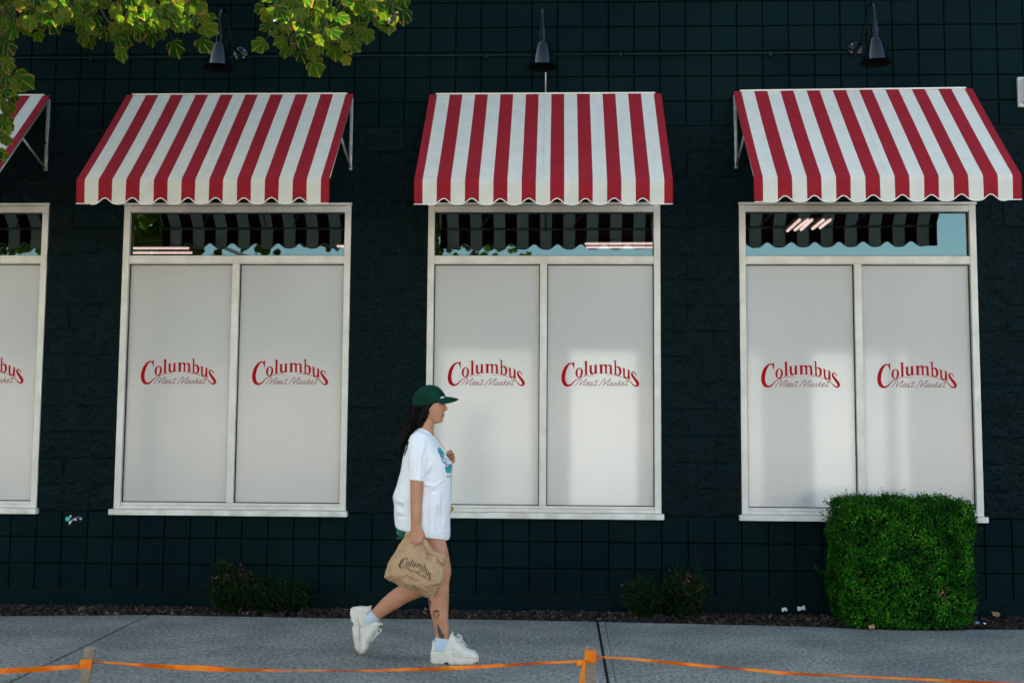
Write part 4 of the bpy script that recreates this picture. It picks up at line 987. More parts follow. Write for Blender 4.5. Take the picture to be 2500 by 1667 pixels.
F.append(tuple(range(n-1, -1, -1))); F.append(tuple(range((len(hs)-1)*n, len(hs)*n)))
parts = [(V, F)]
# nose, lips, brow ridge, cheek, chin
parts.append(loft(dense([(A(cx_, cy_), Vector((rx_*KM, 0, 0)), Vector((0, ry_*KM, 0))) for cx_, cy_, rx_, ry_ in [(1036, 328, 8, 8), (1042, 345, 11, 10), (1046, 358, 14, 12), (1049, 371, 17, 14), (1051, 382, 18.5, 18), (1050, 391, 19, 22), (1046, 398, 16, 23), (1038, 405, 7, 12)]], 3), 16))
for s in (-1, 1): parts.append(sphere(A(1035, 393, s*20*KM), (12*KM, 8*KM, 10*KM), 8))
parts.append(sphere(A(1031, 436), (14*KM, 26*KM, 8*KM), 10)); parts.append(sphere(A(1025, 460), (13*KM, 23*KM, 8*KM), 10)); parts.append(sphere(A(1006, 494), (18*KM, 26*KM, 16*KM), 10))
# ears
for s in (-1, 1):
    parts.append(sphere(A(900, 380, s*114*KM), (17*KM, 9*KM, 30*KM), 10)); parts.append(sphere(A(898, 403, s*110*KM), (11*KM, 8*KM, 11*KM), 8))
# neck and trunk (trunk lies under the clothes)
parts.append(loft(limb_secs([(895, 440, 0, 72), (872, 505, 0, 74), (853, 570, 0, 76), (848, 640, 0, 92), (850, 720, 0, 110, 1.3)], 4), 24))
parts.append(loft(dense(hsecs([(640, 780, 640, 910, 120, 0), (700, 735, 720, 950, 200, 0), (800, 700, 820, 1010, 210, 0), (1000, 680, 1000, 1030, 225, 0), (1200, 690, 1200, 1000, 215, 0), (1350, 680, 1350, 1010, 240, 0), (1480, 660, 1500, 1020, 260, 0), (1580, 720, 1600, 1010, 240, 0)]), 3), 28))
# near arm
parts.append(loft(limb_secs([(800, 700, -.120, 58), (790, 800, -.160, 54), (782, 950, -.188, 54), (777, 1050, -.196, 60), (776, 1090, -.196, 62), (775, 1180, -.198, 61), (770, 1280, -.205, 56), (768, 1380, -.212, 51), (768, 1460, -.220, 49), (768, 1515, -.226, 50, .75)], 5), 20))
# near hand: back of hand facing the camera, fingers closed round the rolled top of the bag
HY = -.232
parts.append(loft(limb_secs([(768, 1500, HY, 50, .62), (772, 1545, HY-.003, 56, .52), (777, 1585, HY-.006, 60, .48), (780, 1618, HY-.006, 57, .45)], 4), 20))
fx = [(733, 1625, 1668, 12.5), (762, 1634, 1678, 13.5), (792, 1632, 1683, 13.5), (819, 1618, 1670, 12.5)]
hand_f = []
for x, y0, y1, r in fx:
    V, F = loft(limb_secs([(x+2, y0-38, HY-.004, r*.95), (x, y0-8, HY-.016, r*1.12), (x-1, y0+22, HY-.020, r), (x-1, y1-6, HY-.012, r*.95), (x, y1, HY+.006, r*.92), (x+2, y1-14, HY+.022, r*.85), (x+3, y1-34, HY+.028, r*.7)], 4), 12); parts.append((V, F))
parts.append(loft(limb_secs([(812, 1545, HY-.002, 22), (832, 1585, HY+.004, 19), (842, 1622, HY+.014, 16), (838, 1650, HY+.024, 13)], 4), 12))
# far arm, bent, hand at the chest
parts.append(loft(limb_secs([(800, 690, .150, 74), (840, 830, .185, 66), (900, 980, .18, 60), (925, 1010, .17, 56), (960, 985, .155, 50), (1020, 910, .125, 44), (1060, 860, .105, 38)], 5), 18))
parts.append(loft(limb_secs([(1050, 870, .105, 36, .7), (1082, 848, .098, 38, .6), (1100, 835, .094, 34, .6)], 4), 14))
for (x, y, x1, y1, x2, y2, r) in [(1075, 806, 1096, 788, 1110, 800, 12.5), (1098, 818, 1118, 812, 1124, 828, 13), (1104, 846, 1126, 842, 1133, 858, 13), (1098, 872, 1122, 870, 1131, 888, 12)]:
    parts.append(loft(limb_secs([(x-14, y+14, .094, r), (x, y, .088, r*1.1), (x1, y1, .078, r*1.08), (x2, y2, .062, r), (x2-14, y2+9, .050, r*.85)], 4), 12))
parts.append(loft(limb_secs([(1068, 822, .07, 13), (1082, 806, .060, 13), (1100, 806, .052, 11.5)], 4), 10))
# legs
Z0 = 1332.8
parts.append(loft(limb_secs([(915, 200+Z0, -.066, 104), (938, 300+Z0, -.076, 100), (965, 400+Z0, -.088, 102), (995, 510+Z0, -.092, 94), (1012, 610+Z0, -.095, 89), (1004, 690+Z0, -.095, 82), (990, 790+Z0, -.095, 92), (984, 880+Z0, -.095, 96), (988, 960+Z0, -.095, 88), (998, 1050+Z0, -.095, 76), (1009, 1130+Z0, -.095, 68), (1015, 1200+Z0, -.095, 62), (1012, 1260+Z0, -.095, 62), (1000, 1330+Z0, -.095, 66)], 5, 1.0), 24))
parts.append(loft(limb_secs([(865, 200+Z0, .075, 118), (905, 380+Z0, .082, 106), (915, 520+Z0, .086, 96), (905, 640+Z0, .09, 90), (850, 735+Z0, .09, 86), (760, 780+Z0, .09, 84), (655, 816+Z0, .09, 88), (573, 868+Z0, .09, 86), (487, 930+Z0, .09, 76), (420, 985+Z0, .09, 63), (378, 1018+Z0, .09, 57), (330, 1055+Z0, .09, 58), (290, 1085+Z0, .09, 58)], 5, 1.0), 24))
bv, bf, bn = fuse(parts, .0025, 2)
body = mk('body', bv, bf, MT['skin'], person, True)
BODY = BVHTree.FromPolygons([tuple(v) for v in bv], bf)
# eyes, brows, mouth line
for s in (-1, 1):
    hitY = 78*KM
    e = A(1016, 347, s*62*KM); MB().add(*sphere(e, (9*KM, 22*KM, 6.5*KM), 10)).build('eye', MT['eyewhite'], person, True)
    MB().add(*sphere(A(1021, 347, s*61*KM), (6*KM, 18*KM, 6.5*KM), 8)).build('iris', MT['iris'], person, True)
def face_strip(pts, w, name, m, off=.0012):
    """thin strip laid on the near side of the face"""
    P_ = catmull([(a, b, w_) for (a, b), w_ in zip(pts, w)], 6); V = []
    for i, p_ in enumerate(P_):
        for s in (-1, 1):
            q = A(p_.x, p_.y+s*p_.z/2, 0); o_ = Vector((q.x, -6, q.z)); h = BODY.ray_cast(o_, Vector((0, 1, 0)))
            V.append((h[0]+Vector((0, -off, 0))) if h[0] else Vector((q.x, YP-.03, q.z)))
    n = len(P_); return mk(name, V, [(2*i, 2*i+1, 2*i+3, 2*i+2) for i in range(n-1)], m, person, True)
face_strip([(992, 330), (1008, 324), (1026, 324), (1038, 330)], [3, 6, 6, 4], 'eyebrow', MT['brow'])
face_strip([(1002, 342), (1014, 338), (1026, 340), (1034, 346)], [3, 6, 6, 3], 'eyelashes', MT['iris'], .003)
face_strip([(1016, 450), (1026, 448), (1036, 446)], [2, 3.5, 2.5], 'mouth', MT['brow'], .0008)
face_strip([(1020, 443), (1032, 438), (1042, 437)], [4, 9, 8], 'upper_lip', MT['lip'], .0006)
face_strip([(1018, 454), (1028, 457), (1036, 460)], [4, 8, 8], 'lower_lip', MT['lip'], .0006)
face_strip([(1038, 401), (1045, 400), (1051, 401)], [2, 4, 3], 'nostril', MT['brow'], .001)
# hair -------------------------------------------------------------------------
hp = []
hp.append(loft(limb_secs([(862, 290, 0, 90, 1.0), (836, 350, 0, 92, 1.15), (800, 420, .0, 92, 1.25), (760, 500, .0, 88, 1.2), (708, 580, 0, 78, 1.3), (664, 660, 0, 62, 1.5), (640, 740, 0, 42, 1.8), (630, 810, 0, 28, 2.0), (632, 865, 0, 12, 1.6)], 5), 28))
hp.append(loft(limb_secs([(905, 300, -.058, 36, .5), (884, 345, -.064, 44, .5), (850, 400, -.064, 46, .5), (820, 470, -.055, 50, .55), (775, 540, -.045, 52, .6)], 5), 16))
hp.append(loft(limb_secs([(905, 300, .058, 36, .5), (884, 345, .064, 44, .5), (850, 400, .064, 46, .5), (820, 470, .055, 50, .55), (775, 540, .045, 52, .6)], 5), 16))
hv, hf, hn = fuse(hp, .004, 3)
for i in range(len(hv)):
    p_ = Vector(hv[i]); hv[i] += hn[i]*(.007*noise.noise(Vector((p_.x*90+p_.z*30, p_.y*110, p_.z*18))))
hm = MB().add([tuple(v) for v in hv], hf)
for k in range(330):
    t0 = random.uniform(.5, .9); side = random.choice((-1, 1)) if random.random() < .6 else -1; off = random.gauss(0, .55); dd = random.uniform(.4, 1.05)
    path = [(850, 330, 92), (832, 372, 94), (800, 420, 92), (760, 500, 88), (708, 580, 78), (664, 660, 62), (640, 740, 42), (630, 810, 28), (634, 868, 14)]
    ph = random.uniform(0, 6.28); am = random.uniform(6, 13); end = random.randint(6, 9); pts = []
    for i, (x, y, r) in enumerate(path[int(t0*2):end]):
        o_ = max(-1.02, min(1.02, off)); pts.append(A(x+o_*r*.95+am*math.sin(ph+i*1.9), y+o_*r*.45+am*math.cos(ph+i*1.7), side*dd*math.sqrt(max(0, 1-o_*o_))*r*1.25*KM))
    if len(pts) > 2:
        C = catmull(pts, 4); hm.tube(C, [.0022*(1-.7*i/len(C)) for i in range(len(C))], 4)
for pts in [[(640, 790, -.03), (652, 830, -.03), (658, 860, -.03), (648, 880, -.03), (632, 880, -.03), (627, 868, -.03)], [(690, 700, -.1), (680, 760, -.11), (662, 800, -.11), (655, 830, -.1)], [(612, 780, 0), (602, 820, 0), (612, 860, 0), (622, 878, 0)], [(925, 312, -.070), (928, 326, -.074), (908, 348, -.076), (888, 372, -.077)], [(945, 312, -.062), (930, 328, -.070), (915, 352, -.074)], [(600, 640, 0), (592, 700, 0), (598, 760, 0), (590, 800, 0)]]:
    for j in range(4):
        C = catmull([A(x+random.gauss(0, 3), y+random.gauss(0, 3), d) for x, y, d in pts], 5); hm.tube(C, [.0028*(1-.5*i/len(C)) for i in range(len(C))], 5)
hm.build('hair', MT['hair'], person, True)
# cap ---------------------------------------------------------------------------
cs = dense(hsecs([(376, 742, 318, 1046, 130, 0), (345, 732, 290, 1057, 134, 0), (300, 733, 262, 1052, 136, 0), (255, 748, 225, 1030, 130, 0), (212, 778, 192, 1003, 112, 0), (180, 812, 170, 975, 84, 0), (162, 850, 159, 940, 50, 0), (154, 890, 154, 905, 12, 0)]), 4)
V, F = loft(cs, 36, True); cv_, cf_, cn_ = fuse([(V, F)], .004, 2)
crown = mk('cap', cv_, cf_, MT['cap'], person, True)
CAP = BVHTree.FromPolygons([tuple(v) for v in cv_], cf_)
V = []; F = []; nu, nv_ = 10, 20
for th in (0, 1):
    for i in range(nu+1):
        s = i/nu
        for j in range(nv_+1):
            v = -1+2*j/nv_
            ext = math.sqrt(max(0, 1-(abs(v)**2.4)))          # outline seen from above
            x0 = 1044-46*v*v; y0 = 266+37*v*v
            x = x0+(1178-1044)*ext*s*1.0; y = y0+(24*s)*ext+26*v*v*s+6*math.sin(math.pi*s)*-1+th*5
            V.append(A(x, y, v*98*KM))
w = nv_+1; m_ = (nu+1)*w
for i in range(nu):
    for j in range(nv_): F.append((i*w+j, i*w+j+1, (i+1)*w+j+1, (i+1)*w+j)); F.append((m_+i*w+j, m_+(i+1)*w+j, m_+(i+1)*w+j+1, m_+i*w+j+1))
for j in range(nv_): F.append((nu*w+j, nu*w+j+1, m_+nu*w+j+1, m_+nu*w+j))
mk('brim', V, F, MT['cap'], crown, True)
def decal(polys, name, m, bvh, parent, cell=3.0, off=.0012, lower=False, y0=-6, jit=None):
    Vd = {}; VV = []; FF = []; T = Lw if lower else A
    def vert(a, b, x, y):
        if (a, b) in Vd: return Vd[(a, b)]
        q = T(x, y, 0); h = bvh.ray_cast(Vector((CX, CY, CZ)), (q-Vector((CX, CY, CZ))).normalized())
        if h[0] is None: Vd[(a, b)] = None; return None
        VV.append(h[0]-(h[0]-Vector((CX, CY, CZ))).normalized()*off); Vd[(a, b)] = len(VV)-1; return len(VV)-1
    for P_ in polys:
        xs_ = [p[0] for p in P_]; ys_ = [p[1] for p in P_]
        for a in range(int(min(xs_)//cell), int(max(xs_)//cell)+1):
            for b in range(int(min(ys_)//cell), int(max(ys_)//cell)+1):
                if not inpoly((a+.5)*cell, (b+.5)*cell, P_): continue
                q = [vert(a+i, b+j, (a+i)*cell, (b+j)*cell) for i, j in ((0, 0), (0, 1), (1, 1), (1, 0))]
                if None in q: continue
                FF.append(tuple(q))
    return mk(name, VV, list(dict.fromkeys(FF)), m, parent, True) if FF else None
decal([[(1002, 272), (1034, 265), (1040, 269), (1038, 275), (1010, 284), (1003, 281)]], 'cap_label', MT['paper'], CAP, crown, 1.5)
decal([[(862, 190), (870, 187), (873, 192), (866, 195)]], 'eyelet', MT['brow'], CAP, crown, 1.5)
# t-shirt --------------------------------------------------------------------------
torso = dense(hsecs([(548, 798, 612, 915, 76, 0), (568, 780, 640, 930, 108, 0), (600, 756, 660, 948, 180, 0), (640, 722, 700, 968, 255, 0), (700, 692, 765, 1004, 292, 0), (780, 668, 830, 1048, 300, 0), (880, 640, 890, 1094, 290, 0), (960, 622, 960, 1106, 284, 0), (1050, 600, 1050, 1104, 284, 0), (1130, 580, 1130, 1103, 288, 0), (1225, 553, 1225, 1101, 296, 0), (1300, 566, 1300, 1098, 296, 0), (1380, 568, 1390, 1090, 292, 0), (1440, 570, 1490, 1088, 298, 0), (1490, 573, 1590, 1087, 302, 0), (1514, 584, 1636, 1078, 298, 0)]), 5)
tp = [loft(torso, 48, True, 2.25)]
tp.append(loft(limb_secs([(800, 668, -.105, 96, .8), (788, 740, -.150, 96, .8), (785, 830, -.176, 92, .75), (777, 920, -.190, 84, .80), (772, 1000, -.197, 80, .85), (768, 1064, -.200, 79, .9)], 5), 28))
tp.append(loft(limb_secs([(800, 668, .105, 96, .8), (820, 760, .15, 96, .8), (860, 850, .176, 90, .8), (900, 950, .18, 84, .85)], 5), 24))
tv, tf, tn = fuse(tp, .0042, 3)
def fold(p_, a, b, w, h, sgn=1, ys=-1):
    """ridge height around the traced segment a-b for a point"""
    d = b-a; L2 = d.x*d.x+d.z*d.z; t = max(0, min(1, ((p_.x-a.x)*d.x+(p_.z-a.z)*d.z)/L2)); q = a+d*t
    r = math.hypot(p_.x-q.x, p_.z-q.z)/(w*KM); fall = math.sin(math.pi*min(1, max(.0, t*.9+.05)))
    return h*math.exp(-r*r)*fall
folds = [((700, 1090), (660, 1125), 14, -.010), ((690, 1105), (620, 1150), 16, .007), ((860, 1060), (960, 960), 16, -.012), ((850, 1090), (950, 1110), 14, .008), ((880, 980), (950, 900), 16, .008), ((900, 740), (880, 1000), 16, -.012), ((870, 700), (905, 800), 15, .006), ((930, 1140), (1060, 1050), 12, .006), ((940, 1180), (1000, 1150), 14, -.008),
 ((860, 1200), (870, 1450), 18, .007), ((920, 1240), (905, 1560), 18, -.010), ((980, 1230), (960, 1500), 18, .007), ((1050, 1150), (1030, 1500), 20, -.008), ((1000, 1540), (1075, 1560), 8, .006), ((900, 1590), (1070, 1600), 6, -.005), ((600, 1240), (700, 1270), 14, .008), ((590, 1290), (690, 1330), 12, -.009), ((580, 1340), (690, 1370), 14, .007), ((600, 1400), (700, 1400), 12, -.006), ((640, 1050), (620, 1200), 16, -.008), ((690, 900), (650, 1040), 18, .006),
 ((740, 760), (735, 1000), 12, -.005), ((790, 720), (800, 1040), 14, .004), ((830, 800), (830, 1030), 10, -.006), ((850, 610), (790, 660), 10, .003)]
FS = [(A(*a, 0), A(*b, 0), w, h) for a, b, w, h in [(q[0], q[1], q[2]*.9, q[3]*1.5) for q in folds]]
for i in range(len(tv)):
    p_ = Vector(tv[i]); nn = tn[i]; near = max(0, -nn[1])
    d = .006*noise.noise(Vector((p_.x*9, p_.y*9, p_.z*5)))+.0025*noise.noise(Vector((p_.x*26, p_.y*20, p_.z*13)))
    d *= min(1, max(0, (1.36-p_.z)/.12))*.9+.1
    for a, b, w, h in FS:
        if abs(p_.x-(a.x+b.x)/2) < .2 and near > 0: d += fold(p_, a, b, w, h)*near
    tv[i] += nn*d
shirt = mk('t_shirt', tv, tf, MT['shirt'], person, True)
SH = BVHTree.FromPolygons([tuple(v) for v in tv], tf)
# collar rib and sleeve hem
def ring_on(secs_c, r, name, m, parent, n=40):
    c, u, v = secs_c; pts = [c+u*math.cos(2*math.pi*q/n)+v*math.sin(2*math.pi*q/n) for q in range(n+1)]
    return MB().tube(pts, r, 8, cap=False).build(name, m, parent, True)
a_, b_ = A(800, 562, 0), A(921, 628, 0); ring_on(((a_+b_)/2, (b_-a_)/2*1.02, Vector((0, 84*KM, 0))), .0055, 'collar', MT['shirt'], shirt)
a_, b_ = A(692, 1052, -.2), A(845, 1070, -.2); ring_on(((a_+b_)/2, (b_-a_)/2, Vector((0, 71*KM, 0))), .0035, 'sleeve_hem', MT['shirt'], shirt)
blobs = [[(972, 768), (990, 750), (1004, 762), (1028, 792), (1040, 812), (1018, 822), (996, 812), (978, 795)], [(1046, 955), (1075, 930), (1108, 900), (1109, 960), (1107, 992), (1085, 998), (1066, 1000), (1052, 985)]]
decal(blobs, 'print_patch', MT['teal'], SH, shirt, 2.5)
rg = random.Random(9); dk = []; wh = []; tl_ = []
for k in range(70):
    t = rg.random(); cx = 995+t*85+rg.uniform(-24, 24); cy = 800+t*140+rg.uniform(-14, 14); s = rg.uniform(4, 10); ang = rg.uniform(0, 3.14)
    P_ = [(cx+s*rg.uniform(.5, 1.2)*math.cos(ang+q*1.26), cy+s*rg.uniform(.4, 1)*math.sin(ang+q*1.26)) for q in range(5)]
    (dk if k % 5 < 3 else tl_).append(P_)
decal(dk, 'print_sketch', MT['printdark'], SH, shirt, 2, .0020); decal(tl_, 'print_patch', MT['teal'], SH, shirt, 2, .0016)
decal([[(1062, 1020), (1070, 1018), (1072, 1036), (1066, 1040)], [(1080, 1022), (1086, 1020), (1088, 1040), (1082, 1042)], [(1092, 1018), (1098, 1016), (1100, 1034), (1094, 1036)]], 'print_sketch', MT['printdark'], SH, shirt, 2)
# shorts -------------------------------------------------------------------------------
sp_ = [loft(dense(hsecs([(1480, 615, 1500, 1010, 200, 0), (1540, 598, 1560, 1025, 205, 0), (1592, 594, 1640, 1066, 150, .02)]), 3), 32, True, 2.2)]
sp_.append(loft(limb_secs([(915, 205+Z0, -.050, 96), (928, 235+Z0, -.055, 96), (942, 268+Z0, -.060, 100)], 4), 26))
sp_.append(loft(limb_secs([(738, 170+Z0, .055, 154, .8), (730, 230+Z0, .062, 152, .8), (720, 276+Z0, .066, 146, .8)], 4), 26))
sv, sf, sn = fuse(sp_, .0042, 2)
for i in range(len(sv)):
    p_ = Vector(sv[i]); sv[i] += sn[i]*.004*noise.noise(Vector((p_.x*30, p_.y*20, p_.z*12)))
shorts = mk('shorts', sv, sf, MT['shorts'], person, True)
fr_ = MB()
for k in range(60):
    if True: x = random.uniform(582, 700); y = 270+Z0; d = random.uniform(-.06, .09)
    else: x = random.uniform(1038, 1064); y = 304+Z0; d = random.uniform(-.05, .06)
    a = A(x, y, d); fr_.tube([a, a+Vector((random.gauss(0, .004), 0, -random.uniform(.008, .02)))], .0008, 4)
fr_.build('frayed_edge', MT['shorts'], shorts)
# tattoos ------------------------------------------------------------------------------------
straw = [[(928, 990), (938, 978), (948, 984), (944, 1000), (932, 1004)], [(962, 962), (968, 965), (970, 978), (988, 974), (996, 980), (984, 990), (990, 998), (976, 994), (966, 1000), (956, 992), (944, 996), (950, 984), (940, 976), (958, 976)], [(932, 1002), (942, 1000), (940, 1016), (950, 1040), (944, 1044), (934, 1022)], [(986, 1000), (994, 1004), (990, 1026), (974, 1050), (958, 1056), (948, 1048), (960, 1046), (972, 1040), (982, 1022)], [(950, 1008), (957, 1006), (958, 1014), (952, 1016)], [(966, 1008), (973, 1006), (974, 1014), (968, 1016)], [(957, 1022), (964, 1020), (966, 1028), (959, 1030)], [(973, 1022), (979, 1020), (979, 1028), (974, 1030)], [(962, 1036), (968, 1034), (968, 1041), (963, 1042)]]
leaf_t = [[(976, 1100), (984, 1118), (990, 1140), (1002, 1146), (998, 1160), (1012, 1168), (1016, 1184), (1010, 1188), (1030, 1204), (1042, 1222), (1036, 1238), (1020, 1250), (1008, 1240), (992, 1236), (984, 1220), (990, 1206), (976, 1196), (980, 1180), (968, 1160), (976, 1148), (972, 1124)]]
back_t = [[(888, 868), (902, 876), (914, 900), (908, 930), (898, 950), (888, 960), (886, 930), (894, 915), (886, 895)]]
decal(straw, 'tattoo', MT['ink'], BODY, body, 1.6, .001, True); decal(leaf_t, 'tattoo', MT['ink'], BODY, body, 2, .001, True); decal(back_t, 'tattoo', MT['ink'], BODY, body, 2, .001, True)
decal([[(720, 1345), (724, 1344), (725, 1362), (721, 1364)], [(722, 1370), (728, 1372), (726, 1390), (722, 1388)], [(724, 1396), (730, 1400), (732, 1422), (726, 1420)]], 'tattoo', MT['ink'], BODY, body, 1.6, .001)
# socks ----------------------------------------------------------------------------------------
def sock(pts):
    V, F = loft(limb_secs(pts, 4), 24); return mk('sock', V, F, MT['sock'], person, True)
sock([(1019, 1240+Z0, -.095, 68), (1014, 1275+Z0, -.095, 69), (1004, 1320+Z0, -.095, 72), (998, 1360+Z0, -.095, 70)])
sock([(380, 1015+Z0, .09, 62), (352, 1040+Z0, .09, 62), (320, 1062+Z0, .09, 63), (285, 1085+Z0, .09, 62)])
# shoes ------------------------------------------------------------------------------------------
def make_shoe(org, ex, ez, dy):
    """local units = traced units; x along the foot, z up from the sole, y across"""
    O = Lw(*org, dy)
    X_ = Vector((ex[0], 0, -ex[1])).normalized(); Zv = Vector((ez[0], 0, -ez[1])).normalized(); Yv = Vector((0, 1, 0))
    T = lambda x, y, z: O+(X_*x+Zv*z+Yv*y)*KM
    prof = [(2, 95, 34), (10, 150, 44), (30, 196, 50), (55, 196, 54), (85, 158, 56), (120, 165, 58), (150, 205, 58), (180, 262, 50), (200, 272, 46), (225, 236, 54), (260, 200, 62), (300, 165, 68), (340, 138, 72), (380, 122, 70), (410, 108, 62), (432, 90, 48), (444, 72, 26)]
    secs = []
    for x, h, hw in prof: secs.append((T(x, 0, (h+40)/2), Zv*((h-40)/2*KM), Yv*(hw*KM)))
    up = [loft(dense(secs, 3), 24, True, 2.6)]
    up.append(loft([(T(176, 0, 225), X_*14*KM, Yv*40*KM), (T(192, 0, 262), X_*13*KM, Yv*38*KM), (T(204, 0, 288), X_*9*KM, Yv*32*KM)], 16))     # tongue
    up.append(loft([(T(24, 0, 165), X_*10*KM, Yv*30*KM), (T(16, 0, 208), X_*7*KM, Yv*22*KM)], 14))                                  # heel tab
    v, f, nn = fuse(up, .0030, 2)
    for i in range(len(v)):
        q = Vector(v[i])-O; lx, lz = q.dot(X_)/KM, q.dot(Zv)/KM
        # stitched panels: shallow steps
        d = 0
        for (a, b, c, w_) in ((330, 60, 300, 10), (250, 60, 150, 9)):
            s = (lx-a)+(lz-b)*.35; d += .0022*math.exp(-(s/w_)**2)
        s2 = lz-(92+.05*lx); d += .0026*math.exp(-(s2/8)**2)
        s3 = lz-(128-.06*lx); d -= .0016*math.exp(-(s3/5)**2) if lx < 300 else 0
        v[i] += nn[i]*d
    shoe = mk('sneaker', v, f, MT['shoe'], person, True)
    # sole with saw-tooth tread
    out = []
    bot = []
    N_ = 75
    for k in range(N_+1):
        x = 445*k/N_; lift = 0
        if x > 340: lift = ((x-340)/105)**2*26
        if x < 40: lift = ((40-x)/40)**2*12
        tooth = (6 if (x/22) % 1 < .42 else 0) if (x > 175 or x < 130) else 12
        if 135 < x < 172: tooth = 20
        bot.append((x, lift+tooth))
    V = []; F = []; m = 0
    rows_ = []
    for x, zb_ in bot:
        t = x/445; hw = 50+26*math.sin(math.pi*min(1, t*.85+.08))**2+ (10 if .55 < t < .9 else 0)
        hw *= math.sqrt(max(.02, 1-abs(2*t-1)**7)); top = 62-8*t+(10*(1-t))+(0 if t < .9 else (t-.9)*180)
        ring = [(-hw*.93, zb_), (-hw, zb_+12), (-hw*1.03, 30), (-hw, 46), (-hw*.93, top), (hw*.93, top), (hw, 46), (hw*1.03, 30), (hw, zb_+12), (hw*.93, zb_)]
        for y_, z_ in ring: V.append(T(x*1.01-2, y_, z_))
    w = 10
    for k in range(N_):
        for q in range(w): F.append((k*w+q, k*w+(q+1) % w, (k+1)*w+(q+1) % w, (k+1)*w+q))
    F.append(tuple(range(w-1, -1, -1))); F.append(tuple(range(N_*w, (N_+1)*w)))
    mk('sole', V, F, MT['sole'], shoe)
    sb = BVHTree.FromPolygons([tuple(q) for q in v], f); lc = MB()
    for k in range(5):
        x0 = 222+k*22
        pts = []
        for j in range(9):
            y_ = -42+84*j/8; x_ = x0+(j/8-.5)*16*(1 if k % 2 else -1); o_ = T(x_, y_, 400); h = sb.ray_cast(o_, -Zv)
            if h[0]: pts.append(h[0]+Zv*.002)
        if len(pts) > 3: lc.tube(pts, .0032, 6)
    for s in (-1, 1):
        lc.tube(catmull([T(232, 0, 232), T(256, -34*s, 262), T(286, -50*s, 226), T(262, -40*s, 205), T(236, -8, 226)], 5), .0024, 5)
        lc.tube(catmull([T(236, -8, 230), T(280, -40-8*s, 222-6*s), T(318, -52-10*s, 180-12*s), T(342, -60-8*s, 150-14*s)], 5), .0022, 5)
    lc.build('laces', MT['lace'], shoe, True)
make_shoe((908, 1480), (1, .0), (0, -1), -.095)
make_shoe((138, 950), (.16, .987), (.987, -.16), .09)

# ------------------------------------------------------------------ paper bag in her hand
BYc = HY+.012
BYO = -.008
bag_pts = {  # x, y, bulge towards the camera in metres
 0: (660, 240, 0), 1: (712, 236, 0), 2: (770, 262, 0), 3: (845, 288, 0), 4: (900, 362, 0), 5: (960, 428, 0), 6: (1046, 490, 0), 7: (1038, 560, 0), 8: (1012, 738, 0), 9: (918, 866, 0), 10: (760, 802, 0), 11: (602, 736, 0), 12: (458, 660, 0), 13: (490, 560, 0), 14: (560, 425, 0), 15: (598, 368, 0), 16: (664, 282, 0),
 20: (700, 300, .018), 21: (640, 425, .042), 22: (600, 425, .036), 23: (545, 628, .058), 24: (640, 648, .066), 25: (790, 720, .072), 26: (835, 757, .060), 27: (880, 722, .072), 28: (1000, 702, .045), 29: (1028, 520, .022), 30: (838, 442, .052), 31: (765, 350, .020), 32: (760, 560, .078), 33: (925, 600, .064), 34: (935, 506, .050), 35: (868, 385, .024), 36: (950, 458, .036), 37: (900, 470, .030), 38: (690, 520, .072), 39: (990, 486, .034), 40: (975, 500, .020), 41: (850, 640, .074), 42: (720, 430, .044), 43: (800, 470, .058), 44: (730, 330, .028), 45: (560, 540, .050), 46: (960, 650, .052), 47: (700, 700, .060), 48: (850, 500, .060), 49: (795, 400, .030)}
ids = sorted(bag_pts); idx = {k: i for i, k in enumerate(ids)}
c2 = [Vector((bag_pts[k][0], bag_pts[k][1])) for k in ids]; rimn = [idx[k] for k in range(17)]
res = geometry.delaunay_2d_cdt(c2, [(rimn[i], rimn[(i+1) % 17]) for i in range(17)], [], 1, 1e-4)
c2r, tris = res[0], res[2]
hgt = []
for v in c2r:
    k = min(ids, key=lambda q: (bag_pts[q][0]-v.x)**2+(bag_pts[q][1]-v.y)**2); hgt.append(bag_pts[k][2])
BC = .0
bm = bmesh.new()
def bag_side(sg):
    vs = [bm.verts.new(Lw(v.x, v.y, HY+BYO+.02)-Vector((0, sg*h, 0))) for v, h in zip(c2r, hgt)]
    for t in tris:
        f = [vs[i] for i in t]; bm.faces.new(f)
bag_side(1); bag_side(-.8)
bmesh.ops.remove_doubles(bm, verts=bm.verts[:], dist=.0004); bmesh.ops.recalc_face_normals(bm, faces=bm.faces[:])
for k in range(4): bmesh.ops.subdivide_edges(bm, edges=bm.edges[:], cuts=1, use_grid_fill=True)
for k in range(5): bmesh.ops.smooth_vert(bm, verts=bm.verts[:], factor=.5, use_axis_x=True, use_axis_y=True, use_axis_z=True)
bm.normal_update()
for v in bm.verts:
    p_ = v.co; r1 = 1-abs(noise.noise(Vector((p_.x*11, p_.y*8, p_.z*11))))*2; r2 = 1-abs(noise.noise(Vector((p_.x*27+5, p_.y*20, p_.z*27))))*2
    v.co += v.normal*(.0055*r1+.0042*max(0, r2)**2)
bm.verts.index_update(); BV = [tuple(v.co) for v in bm.verts]; BF = [tuple(v.index for v in f.verts) for f in bm.faces]; bm.free()
bag = thing('paper_bag', 'crumpled brown paper bag with black lettering held in her near hand', 'bag', Lw(750, 800, HY))
bb_ = mk('bag_body', BV, BF, MT['kraft'], bag, False)
BB = BVHTree.FromPolygons(BV, BF)
def LT_(x, y):
    u_, v_ = x-200, y-640; return (608+.162*u_-.0775*v_, 530+.0505*u_+.1723*v_+ .000028*u_*u_*.35)
lg = []
for s in LOGO_STROKES:
    l_, r_ = ribbon(s, 6); l_ = [LT_(*p) for p in l_]; r_ = [LT_(*p) for p in r_]
    for i in range(len(l_)-1): lg.append([l_[i], l_[i+1], r_[i+1], r_[i]])
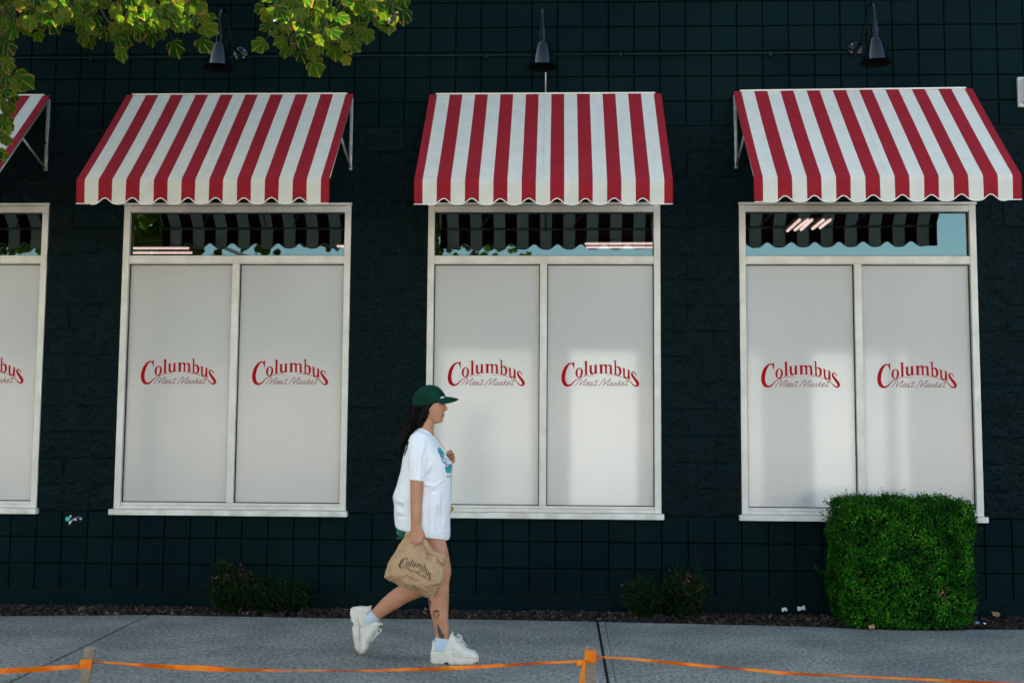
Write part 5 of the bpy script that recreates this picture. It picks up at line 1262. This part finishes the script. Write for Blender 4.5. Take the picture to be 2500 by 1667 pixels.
o_, h_ = ellipse_ring(632, 498, 92, 125, 40, 106, .13, .10)
for i in range(len(o_)): lg.append([LT_(*o_[i]), LT_(*o_[(i+1) % len(o_)]), LT_(*h_[(i+1) % len(o_)]), LT_(*h_[i])])
for out, hole in LOGO_POLYS:
    pts_ = out+(hole or []); loops = [[Vector((a, b, 0)) for a, b in out]]+([[Vector((a, b, 0)) for a, b in hole]] if hole else [])
    for t in geometry.tessellate_polygon(loops): lg.append([LT_(*pts_[i]) for i in t])
decal(lg, 'lettering', MT['logo_black'], BB, bag, 1.1, .0012, True)
lg = []
for s in SCRIPT:
    l_, r_ = ribbon([(a, b, 13) for a, b in s], 4)
    for i in range(len(l_)-1): lg.append([LT_(*l_[i]), LT_(*l_[i+1]), LT_(*r_[i+1]), LT_(*r_[i])])
for a, b, w_ in ((670, 636, 78), (678, 652, 118), (695, 668, 82)):
    for k in range(int(w_/9)):
        x = a+k*9; y = b+k*3.3; lg.append([(x, y), (x+6, y+2.2), (x+5, y+6), (x-1, y+4)])
decal(lg, 'small_lettering', MT['logo_black'], BB, bag, 1.3, .0012, True)
# rolled top edge of the bag
rt = MB(); P_ = catmull([Lw(662, 262, HY-.004), Lw(700, 262, HY+.0), Lw(760, 292, HY+.004), Lw(830, 320, HY+.0), Lw(850, 372, HY-.018), Lw(885, 415, HY-.026), Lw(930, 440, HY-.026), Lw(975, 462, HY-.014), Lw(1020, 480, HY-.004), Lw(1043, 492, HY)], 6)
V = []
for i, p_ in enumerate(P_):
    t = i/(len(P_)-1); w_ = .014+.008*math.sin(t*9)+.004*random.random()
    V += [p_+Vector((.25*w_, .006, w_)), p_+Vector((0, -.010-.006*math.sin(t*7), .2*w_)), p_+Vector((-.3*w_, .002, -w_))]
F = []
for i in range(len(P_)-1): F += [(3*i, 3*i+1, 3*i+4, 3*i+3), (3*i+1, 3*i+2, 3*i+5, 3*i+4)]
mk('rolled_edge', V, F, MT['kraft'], bag)
# mustard shoulder bag on her far side -----------------------------------------------------------
sb_ = thing('shoulder_bag', 'mustard yellow shoulder bag mostly hidden behind the woman, its strap at her chest', 'bag', A(1050, 1340, .2))
mb = MB(); c_ = [(965, 1240), (1100, 1300), (1136, 1335), (1092, 1398), (960, 1390)]
V = [A(x, y, .19) for x, y in c_]+[A(x, y, .26) for x, y in c_]; n = 5
mb.add(V, [tuple(range(n-1, -1, -1)), tuple(range(n, 2*n))]+[(k, (k+1) % n, n+(k+1) % n, n+k) for k in range(n)]); mb.build('pouch', MT['yellow'], sb_)
P_ = catmull([A(905, 600, .09), A(940, 655, .075), A(962, 690, .08), A(985, 722, .09), A(1012, 765, .095), A(1060, 812, .1), A(1095, 880, .12), A(1090, 1000, .19), A(1085, 1150, .2), A(1080, 1305, .21)], 5)
mb = MB(); V = []
for i, p_ in enumerate(P_): V += [p_+Vector((.010, -.012, .006)), p_+Vector((.012, .012, .006))]
mb.add(V, [(2*i, 2*i+1, 2*i+3, 2*i+2) for i in range(len(P_)-1)]); mb.build('strap', MT['yellow'], sb_, True)
